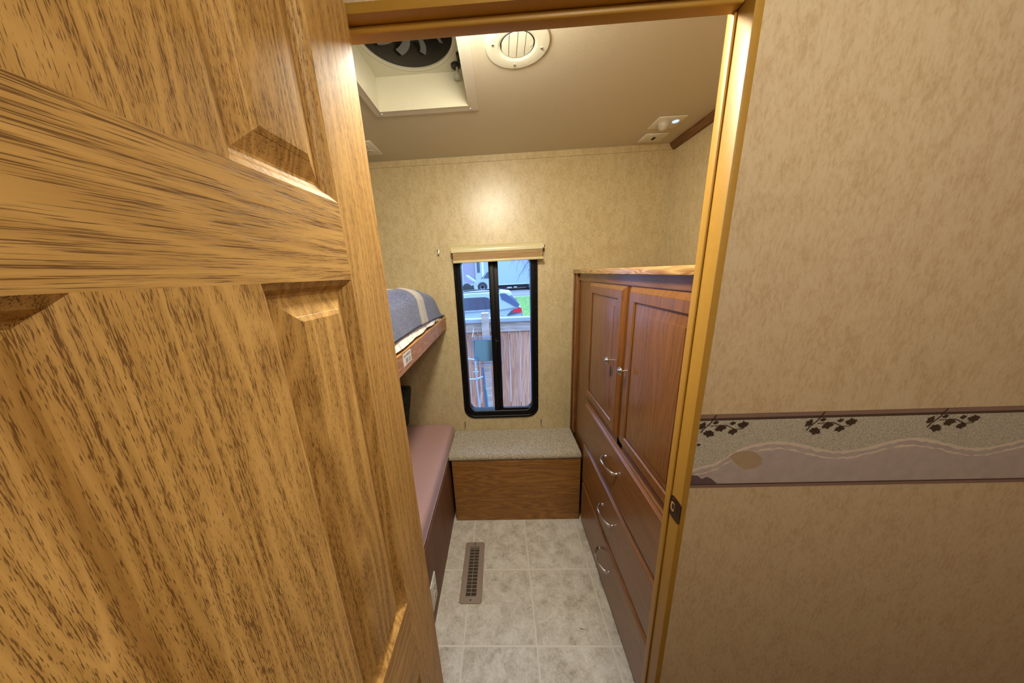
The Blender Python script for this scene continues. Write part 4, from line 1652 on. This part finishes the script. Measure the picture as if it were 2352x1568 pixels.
# fence
FY = 2.42
fc = empty('wooden_fence', (0, FY, GZ), 'weathered cedar board fence standing just outside the window', 'fence')
x = -1.9
k = 0
xs_b = []
while x < 2.0:
    xs_b.append(x)
    x += 0.1365
off_ = 0.0035 - min(xs_b, key=lambda q: abs(q - 0.0035))
for x in xs_b:
    bm = bmesh.new()
    x_ = x + off_
    box(bm, x_ + 0.0025, x_ + 0.134, FY + 0.0, FY + 0.018, GZ + 0.03 + rng.uniform(0, 0.02), 0.80, bev=0.0015)
    mk('board', bm, M_fence, fc)
bm = bmesh.new()
box(bm, -1.9, 2.0, FY - 0.022, FY - 0.001, 0.757, 0.886, bev=0.003)
mk('top_board', bm, M_fence2, fc)
bm = bmesh.new()
box(bm, -1.9, 2.0, FY - 0.055, FY + 0.06, 0.888, 0.937, bev=0.004)
mk('cap_rail', bm, simple('grey_cap_rail', rgb(146, 148, 154), rough=0.8, noise=0.1, nscale=6), fc)
bm = bmesh.new()
box(bm, -0.338, -0.248, FY - 0.150, FY - 0.058, GZ, 1.022, bev=0.003)
mk('post', bm, M_fence2, fc)
bm = bmesh.new()
box(bm, -1.9, 2.0, FY + 0.019, FY + 0.055, -0.35, -0.26)
mk('back_rail', bm, M_fence2, fc)
bm = bmesh.new()
tube(bm, [(-0.305 + 0.013 * math.cos(math.radians(a)), FY - 0.158, 0.90 + 0.013 * math.sin(math.radians(a))) for a in range(150, 420, 20)], 0.003, n=6)
mk('screw_hook', bm, M_wht, fc)

# framed glass panel hanging on the fence, with wrought iron lattice border
M_iron = simple('blue_grey_iron', rgb(86, 100, 120), rough=0.6)
M_mirror = simple('outdoor_mirror_glass', rgb(120, 150, 176), rough=0.12, metal=1.0)
mr = empty('framed_mirror', (-0.29, 2.10, 0.60), 'wrought iron framed mirror hanging in front of the fence', 'mirror')
MY = 2.12
mx0, mx1, mz0, mz1 = -0.474, -0.100, 0.424, 0.764
bm = bmesh.new()
for (a, b, c_, d_) in ((mx0, mx1, mz1 - 0.006, mz1), (mx0, mx1, mz0, mz0 + 0.006), (mx0, mx0 + 0.006, mz0, mz1), (mx1 - 0.006, mx1, mz0, mz1),
                       (mx0 + 0.034, mx1 - 0.034, mz1 - 0.044, mz1 - 0.036), (mx0 + 0.034, mx1 - 0.034, mz0 + 0.038, mz0 + 0.048),
                       (mx0 + 0.034, mx0 + 0.042, mz0 + 0.04, mz1 - 0.04), (mx1 - 0.042, mx1 - 0.034, mz0 + 0.04, mz1 - 0.04)):
    box(bm, a, b, MY - 0.012, MY, c_, d_)
xx = mx0 + 0.01
while xx < mx1 - 0.04:
    for (z0, z1) in ((mz1 - 0.036, mz1 - 0.004), (mz0 + 0.004, mz0 + 0.038)):
        tube(bm, [(xx, MY - 0.006, z0), (xx + 0.018, MY - 0.006, z1), (xx + 0.036, MY - 0.006, z0)], 0.0016, n=5)
    xx += 0.038
zz = mz0 + 0.01
while zz < mz1 - 0.04:
    tube(bm, [(mx0 + 0.004, MY - 0.006, zz), (mx0 + 0.034, MY - 0.006, zz + 0.018), (mx0 + 0.004, MY - 0.006, zz + 0.036)], 0.0016, n=5)
    zz += 0.038
mk('frame', bm, M_iron, mr)
bm = bmesh.new()
prism(bm, [(MY - 0.030, mz0 + 0.045), (MY + 0.030, mz1 - 0.042), (MY + 0.034, mz1 - 0.042), (MY - 0.026, mz0 + 0.045)], 'X', mx0 + 0.040, mx1 - 0.040)
mk('glass', bm, M_mirror, mr)
for hx_ in (-0.445, -0.12):
    bm = bmesh.new()
    tube(bm, [(hx_, MY - 0.004, mz1), (hx_, MY + 0.26, 0.86)], 0.004, n=6)
    mk('hanger', bm, M_rim, mr)

# pale metal garden frame in front of the fence
M_pale = simple('pale_blue_metal', rgb(150, 165, 190), rough=0.5)
gs = empty('garden_rack', (-0.40, 1.90, GZ), 'pale metal pipe garden rack standing by the fence below the mirror', 'rack')


def pipe(name, pts, r_, m, par):
    bm = bmesh.new()
    tube(bm, pts, r_, n=10)
    return mk(name, bm, m, par, smooth=50)


pipe('upright', [(-0.406, 1.9, 0.53), (-0.405, 1.9, 0.30), (-0.391, 1.9, -0.05), (-0.38, 1.9, GZ)], 0.009, M_pale, gs)
pipe('upright', [(-0.330, 1.93, 0.45), (-0.322, 1.93, 0.30), (-0.312, 1.93, 0.0), (-0.30, 1.93, GZ)], 0.013, simple('dark_blue_metal', rgb(74, 92, 124), rough=0.5), gs)
pipe('upright', [(-0.62, 1.7, 0.60), (-0.60, 1.7, GZ)], 0.009, M_pale, gs)
pipe('cross_bar', [(-0.60, 1.72, 0.375), (-0.405, 1.9, 0.315), (-0.322, 1.93, 0.332)], 0.009, M_pale, gs)
pipe('cross_bar', [(-0.60, 1.72, 0.62), (-0.475, 1.86, 0.572), (-0.420, 1.9, 0.55)], 0.009, M_pale, gs)
pipe('clamp', [(-0.430, 1.885, 0.405), (-0.405, 1.885, 0.415), (-0.38, 1.885, 0.405)], 0.008, M_pale, gs)
pipe('clamp', [(-0.405, 1.885, 0.385), (-0.405, 1.885, 0.445)], 0.012, M_pale, gs)
hs = mk('garden_hose', (lambda b: (tube(b, [(-0.318, 1.895, 0.235), (-0.30, 1.895, 0.16), (-0.292, 1.89, 0.05), (-0.290, 1.89, -0.1), (-0.28, 1.87, -0.5), (-0.25, 1.80, GZ + 0.01), (-0.1, 1.7, GZ + 0.01)], 0.0055, n=8), b)[1])(bmesh.new()),
        simple('teal_hose', rgb(40, 130, 130), rough=0.5), org=(-0.29, 1.89, GZ), smooth=50)
tag(hs, 'teal green garden hose hanging along the fence beside the rack', 'hose')
st_ = mk('dead_stem', (lambda b: (tube(b, [(-0.385, 1.85, GZ), (-0.388, 1.85, -0.05), (-0.372, 1.85, 0.08), (-0.350, 1.85, 0.16)], 0.003, n=6),
                                   tube(b, [(-0.36, 1.85, GZ), (-0.372, 1.855, 0.02), (-0.335, 1.86, 0.16)], 0.002, n=6), b)[2])(bmesh.new()),
         simple('dry_stem', rgb(190, 176, 168), rough=0.8), org=(-0.38, 1.90, GZ))
tag(st_, 'pale dry plant stem leaning on the garden rack', 'stem')

# ------------------------------------------------------------------ white SUV beyond the fence
suv = empty('suv', (-1.6, 9.4, GZ), 'white SUV with a red tail lamp parked behind the fence', 'car')
SY0, SY1 = 8.50, 10.30


def loft(bm, sections, mi=0):
    """sections: list of (y, polygon [(x,z)]) with equal counts"""
    R_ = [[bm.verts.new((x, y, z)) for x, z in poly] for y, poly in sections]
    n = len(R_[0])
    for A, B in zip(R_, R_[1:]):
        for k in range(n):
            f = bm.faces.new([A[k], A[(k + 1) % n], B[(k + 1) % n], B[k]])
            f.material_index = mi
    bm.faces.new(R_[0]).material_index = mi
    bm.faces.new(R_[-1][::-1]).material_index = mi


lower = [(-3.95, -0.55), (-3.98, -0.20), (-3.90, 0.02), (-3.2, 0.12), (-2.75, 0.17), (0.02, 0.26), (0.50, 0.33), (0.62, 0.28), (0.67, 0.05),
         (0.68, -0.35), (0.60, -0.62), (0.16, -0.62), (0.06, -0.36), (-0.12, -0.22), (-0.38, -0.20), (-0.58, -0.32), (-0.68, -0.62), (-2.72, -0.62), (-2.80, -0.36), (-2.98, -0.22),
         (-3.22, -0.20), (-3.42, -0.32), (-3.52, -0.62), (-3.85, -0.62)]
bm = bmesh.new()


def ins(poly, dx, dz):
    cx_ = sum(p[0] for p in poly) / len(poly)
    cz_ = sum(p[1] for p in poly) / len(poly)
    return [(cx_ + (x - cx_) * dx, cz_ + (z - cz_) * dz) for x, z in poly]


loft(bm, [(SY0 + 0.06, ins(lower, 0.985, 0.97)), (SY0, ins(lower, 0.998, 0.99)), (SY1, ins(lower, 0.998, 0.99)), (SY1 - -0.0, ins(lower, 0.985, 0.97))])
mk('body', bm, M_wht, suv, smooth=25)
# greenhouse (white pillars, roof) with side glass
upper = [(-2.75, 0.15), (-2.05, 0.68), (-1.60, 0.79), (-0.9, 0.83), (-0.2, 0.81), (0.12, 0.76), (0.54, 0.36), (0.50, 0.28), (-0.5, 0.20)]
bm = bmesh.new()
loft(bm, [(SY0 + 0.03, [(x, min(z, 0.30)) if z < 0.35 else (x, z) for x, z in upper]), (SY0 + 0.16, ins(upper, 0.97, 1.02)), (SY1 - 0.16, ins(upper, 0.97, 1.02)), (SY1 - 0.03, upper)])
mk('cabin', bm, M_wht, suv, smooth=25)
bm = bmesh.new()
prism(bm, [(-2.55, 0.24), (-1.95, 0.635), (-1.5, 0.685), (-0.62, 0.69), (-0.50, 0.66), (-0.42, 0.50), (-0.40, 0.28)], 'Y', SY0 + 0.012, SY0 + 0.035)
mk('side_window', bm, M_glassd, suv)
for x in (-1.58, -0.92, -0.585):
    bm = bmesh.new()
    lean = 0.12 if x > -0.6 else -0.03
    prism(bm, [(x - 0.006, 0.25), (x + 0.006, 0.25), (x - lean + 0.006, 0.69), (x - lean - 0.006, 0.69)], 'Y', SY0 + 0.004, SY0 + 0.013)
    mk('window_pillar', bm, M_gun, suv)
bm = bmesh.new()
tube(bm, [(-2.3, SY0 + 0.02, 0.50), (-1.95, SY0 + 0.02, 0.655), (-1.5, SY0 + 0.01, 0.705), (-0.65, SY0 + 0.01, 0.715), (-0.45, SY0 + 0.01, 0.66)], 0.010, n=6)
mk('chrome_trim', bm, M_wht, suv)
# floating dark pillar + spoiler + sloping rear glass
bm = bmesh.new()
prism(bm, [(-0.11, 0.79), (0.05, 0.80), (0.14, 0.76), (0.56, 0.40), (0.54, 0.33), (0.40, 0.335), (0.10, 0.52), (-0.05, 0.60)], 'Y', SY0 + 0.004, SY1 - 0.004)
mk('rear_glass', bm, simple('blue_black_glass', rgb(70, 84, 110), rough=0.12, spec=0.8), suv)
bm = bmesh.new()
prism(bm, [(-0.10, 0.845), (0.25, 0.80), (0.31, 0.765), (0.29, 0.72), (0.12, 0.70), (-0.06, 0.72)], 'Y', SY0 + 0.06, SY1 - 0.06)
mk('spoiler', bm, simple('light_blue_paint', rgb(176, 190, 200), rough=0.3), suv)
for y in (SY0 + 0.18, SY1 - 0.18):
    bm = bmesh.new()
    tube(bm, [(-1.9, y, 0.80), (-1.75, y, 0.855), (-0.25, y, 0.875), (-0.10, y, 0.84)], 0.018, n=8)
    mk('roof_rail', bm, M_gun, suv)
bm = bmesh.new()
prism(bm, [(0.30, 0.13), (0.36, 0.235), (0.635, 0.285), (0.60, 0.12), (0.52, 0.09), (0.50, 0.135)], 'Y', SY0 - 0.006, SY0 + 0.10)
mk('tail_lamp', bm, M_red, suv)
bm = bmesh.new()
prism(bm, [(0.12, 0.03), (0.28, 0.19), (0.37, 0.235), (0.29, 0.13), (0.50, 0.135), (0.47, 0.09)], 'Y', SY0 - 0.006, SY0 + 0.10)
mk('lamp_surround', bm, M_gun, suv)
bm = bmesh.new()
box(bm, -0.80, -0.62, SY0 - 0.03, SY0 + 0.0, 0.03, 0.065, bev=0.01)
mk('door_handle', bm, M_wht, suv)
bm = bmesh.new()
tube(bm, [(-0.10, SY0 - 0.001, 0.02), (-0.02, SY0 - 0.001, 0.025), (0.0, SY0 - 0.001, 0.0), (0.0, SY0 - 0.001, -0.14), (-0.02, SY0 - 0.001, -0.16), (-0.1, SY0 - 0.001, -0.16)], 0.004, n=5)
mk('fuel_door', bm, M_gun, suv)
for (x, y) in ((-0.25, SY0 + 0.02), (-3.10, SY0 + 0.02), (-0.25, SY1 - 0.24), (-3.10, SY1 - 0.24)):
    bm = bmesh.new()
    lathe(bm, (x, y, GZ + 0.35), (0, 1, 0), [(0, 0.24), (0, 0.33), (0.02, 0.35), (0.20, 0.35), (0.22, 0.33), (0.22, 0.24)], n=32)
    wh = mk('wheel', bm, M_tire, suv, smooth=40)
    bm = bmesh.new()
    lathe(bm, (x, y + 0.02, GZ + 0.35), (0, 1, 0), [(0, 0.235), (-0.008, 0.22), (0.0, 0.06), (-0.01, 0.05), (-0.012, 0)], n=24)
    mk('rim', bm, M_rim, wh, smooth=40)

# ------------------------------------------------------------------ white box truck with raised hood
TY0, TY1 = 24.0, 26.2


def tg(x, z):
    """read a truck measurement taken at 30 m and bring it to the truck's distance"""
    s = 0.807
    return (-0.096 + (x + 0.096) * s, 1.5 + (z - 1.5) * s)


tz = groundz(25) + 0.03
trk = empty('box_truck', (0.5, 25, tz), 'white box truck with a raised hood parked beyond the SUV', 'truck')
bm = bmesh.new()
box(bm, -0.72, 4.2, TY0, TY1, 0.40, 3.1, bev=0.02)
mk('cargo_box', bm, M_wht, trk)
bm = bmesh.new()
box(bm, -0.72, 2.62, TY0 - 0.02, TY0 + 0.0, 0.40, 0.47)
mk('skirt_rail', bm, simple('aluminium_rail', rgb(200, 204, 210), rough=0.4, metal=0.5), trk)
bm = bmesh.new()
prism(bm, [(-0.75, 0.05), (-2.05, 0.05), (-2.35, 0.10), (-2.42, 0.30), (-2.40, 0.62), (-2.30, 0.82), (-1.62, 1.00), (-1.18, 1.62), (-1.05, 1.72), (-0.72, 1.75)], 'Y', TY0 + 0.12, TY1 - 0.12)
mk('cab', bm, M_wht, trk)
bm = bmesh.new()
prism(bm, [(-1.52, 1.04), (-1.16, 1.56), (-0.80, 1.60), (-0.80, 1.05)], 'Y', TY0 + 0.10, TY0 + 0.13)
mk('cab_window', bm, M_glassd, trk)
bm = bmesh.new()
prism(bm, [(-1.70, 0.985), (-1.72, 1.01), (-1.14, 1.68), (-1.10, 1.66)], 'Y', TY0 + 0.14, TY1 - 0.14)
mk('windshield', bm, M_glassd, trk)
bm = bmesh.new()
prism(bm, [(-2.33, 0.82), (-2.42, 0.90), (-3.07, 1.40), (-3.10, 1.34), (-2.75, 1.00), (-2.45, 0.80)], 'Y', TY0 + 0.15, TY1 - 0.15)
mk('raised_hood', bm, M_wht, trk)
bm = bmesh.new()
box(bm, -2.78, -2.40, TY0 + 0.2, TY1 - 0.2, 0.45, 0.66, bev=0.02)
mk('grille', bm, M_wht, trk)
bm = bmesh.new()
box(bm, -2.72, -2.36, TY0 + 0.25, TY1 - 0.25, -0.02, 0.45, bev=0.02)
mk('engine_bay', bm, M_underc, trk)
bm = bmesh.new()
box(bm, -2.36, -2.05, TY0 + 0.08, TY1 - 0.08, 0.10, 0.28, bev=0.03)
mk('bumper', bm, M_wht, trk)
bm = bmesh.new()
box(bm, -2.27, -2.20, TY0 + 0.115, TY0 + 0.16, 0.50, 0.62)
mk('marker_lamp', bm, simple('amber_lens', rgb(220, 130, 70), rough=0.3), trk)
bm = bmesh.new()
box(bm, -0.72, 4.1, TY0 + 0.35, TY1 - 0.35, 0.10, 0.40)
box(bm, -0.10, 0.35, TY0 + 0.10, TY0 + 0.6, 0.02, 0.10)
mk('chassis', bm, M_underc, trk)
bm = bmesh.new()
box(bm, 0.55, 0.98, TY0 + 0.12, TY0 + 0.5, 0.06, 0.20, bev=0.03)
box(bm, 1.15, 1.45, TY0 + 0.14, TY0 + 0.5, 0.10, 0.22, bev=0.03)
mk('fuel_tank', bm, M_rim, trk)
for (x, y) in ((-1.64, TY0 + 0.08), (-1.64, TY1 - 0.34), (2.70, TY0 + 0.08), (2.70, TY1 - 0.34)):
    bm = bmesh.new()
    lathe(bm, (x, y, tz + 0.37), (0, 1, 0), [(0, 0.22), (0, 0.34), (0.03, 0.37), (0.23, 0.37), (0.26, 0.34), (0.26, 0.22)], n=32)
    wh = mk('wheel', bm, M_tire, trk, smooth=40)
    bm = bmesh.new()
    lathe(bm, (x, y + 0.02, tz + 0.37), (0, 1, 0), [(0, 0.215), (-0.03, 0.20), (0.03, 0.08), (-0.02, 0.07), (-0.02, 0)], n=24)
    mk('rim', bm, M_rim, wh, smooth=40)
bm = bmesh.new()
lathe(bm, (-1.64, TY0 + 0.115, tz + 0.37), (0, 1, 0), [(0.0, 0.37), (0.0, 0.44), (0.01, 0.45), (0.02, 0.37)], n=32, close=False)
mk('wheel_arch', bm, M_gun, trk)

# spare wheel leaning beside the truck front
bm = bmesh.new()
lathe(bm, (-2.95, 23.2, tz + 0.38), (0.25, 1, 0), [(0, 0.17), (0, 0.36), (0.03, 0.40), (0.18, 0.40), (0.2, 0.36), (0.2, 0.17)], n=32)
lathe(bm, (-2.95, 23.23, tz + 0.38), (0.25, 1, 0), [(0, 0.17), (0.05, 0.1), (0.05, 0)], n=16)
tag(mk('loose_wheel', bm, M_tire, org=(-2.95, 23.2, tz), smooth=40), 'dark wheel standing on the road in front of the box truck', 'wheel')

# house behind
hs_ = empty('house', (-5, 34, groundz(34)), 'mauve sided house with white corner posts behind the truck', 'house')
bm = bmesh.new()
box(bm, -14, -2.9, 33, 41, groundz(33) - 0.3, 8.0)
mk('wall', bm, M_siding, hs_)
bm = bmesh.new()
for k in range(46):
    z = groundz(33) + 0.1 + k * 0.14
    box(bm, -14, -2.9, 32.985, 33.0, z, z + 0.012)
mk('siding_lines', bm, simple('siding_line', rgb(120, 110, 122), rough=0.8), hs_)
bm = bmesh.new()
box(bm, -2.9, -2.2, 32.6, 33.4, groundz(33) - 0.3, 8.0)
box(bm, -1.9, 1.6, 32.8, 33.6, groundz(33) - 0.3, 8.0)
mk('white_panel', bm, M_wht, hs_)
bm = bmesh.new()
box(bm, -2.70, -2.36, 32.56, 32.62, 1.6, 2.9)
mk('window', bm, M_glassd, hs_)
bm = bmesh.new()
tube(bm, [(-4.02, 29.5, groundz(29)), (-4.02, 29.5, 3.2)], 0.06, n=8)
tube(bm, [(-4.4, 29.5, 0.55), (-3.6, 29.5, 0.57)], 0.03, n=6)
tag(mk('utility_post', bm, M_wht, org=(-4.02, 29.5, groundz(29.5))), 'thin white post in front of the mauve house', 'post')

# bare tree whose twigs hang in front of the truck box
bm = bmesh.new()
TX, TYt = 4.6, 19.0
rng = random.Random(21)
tube(bm, [(TX, TYt, groundz(TYt) - 0.1), (TX - 0.1, TYt, 1.6), (TX - 0.3, TYt, 3.2)], [0.16, 0.12, 0.09], n=10)


def grow(p, d_, L_, r_, lev):
    pts = [p]
    for k in range(5):
        d2 = (d_ + Vector((rng.uniform(-.35, .35), rng.uniform(-.3, .3), rng.uniform(-.35, .20)))).normalized()
        d_ = d2
        pts.append(pts[-1] + d_ * L_ / 5)
    tube(bm, pts, [r_ * (1 - 0.15 * k) for k in range(6)], n=5 if lev else 7)
    if lev < 3:
        for k in range(4):
            q = pts[1 + k]
            grow(q, (d_ + Vector((rng.uniform(-.7, .4), rng.uniform(-.5, .5), rng.uniform(-.9, .3)))).normalized(), L_ * 0.6, r_ * 0.5, lev + 1)


for dv in ((-1, -0.1, 0.05), (-0.9, 0.2, -0.1), (-1, 0, -0.2), (-1, 0.1, -0.28), (-1, 0.3, 0.0), (0.6, 0.2, 0.6)):
    grow(Vector((TX - 0.3, TYt, 3.0)), Vector(dv).normalized(), 2.6, 0.040, 0)
tag(mk('bare_tree', bm, simple('bare_twig_bark', rgb(96, 96, 110), rough=0.9), org=(TX, TYt, groundz(TYt)), smooth=True),
    'bare tree whose thin twigs hang in front of the truck box', 'tree')
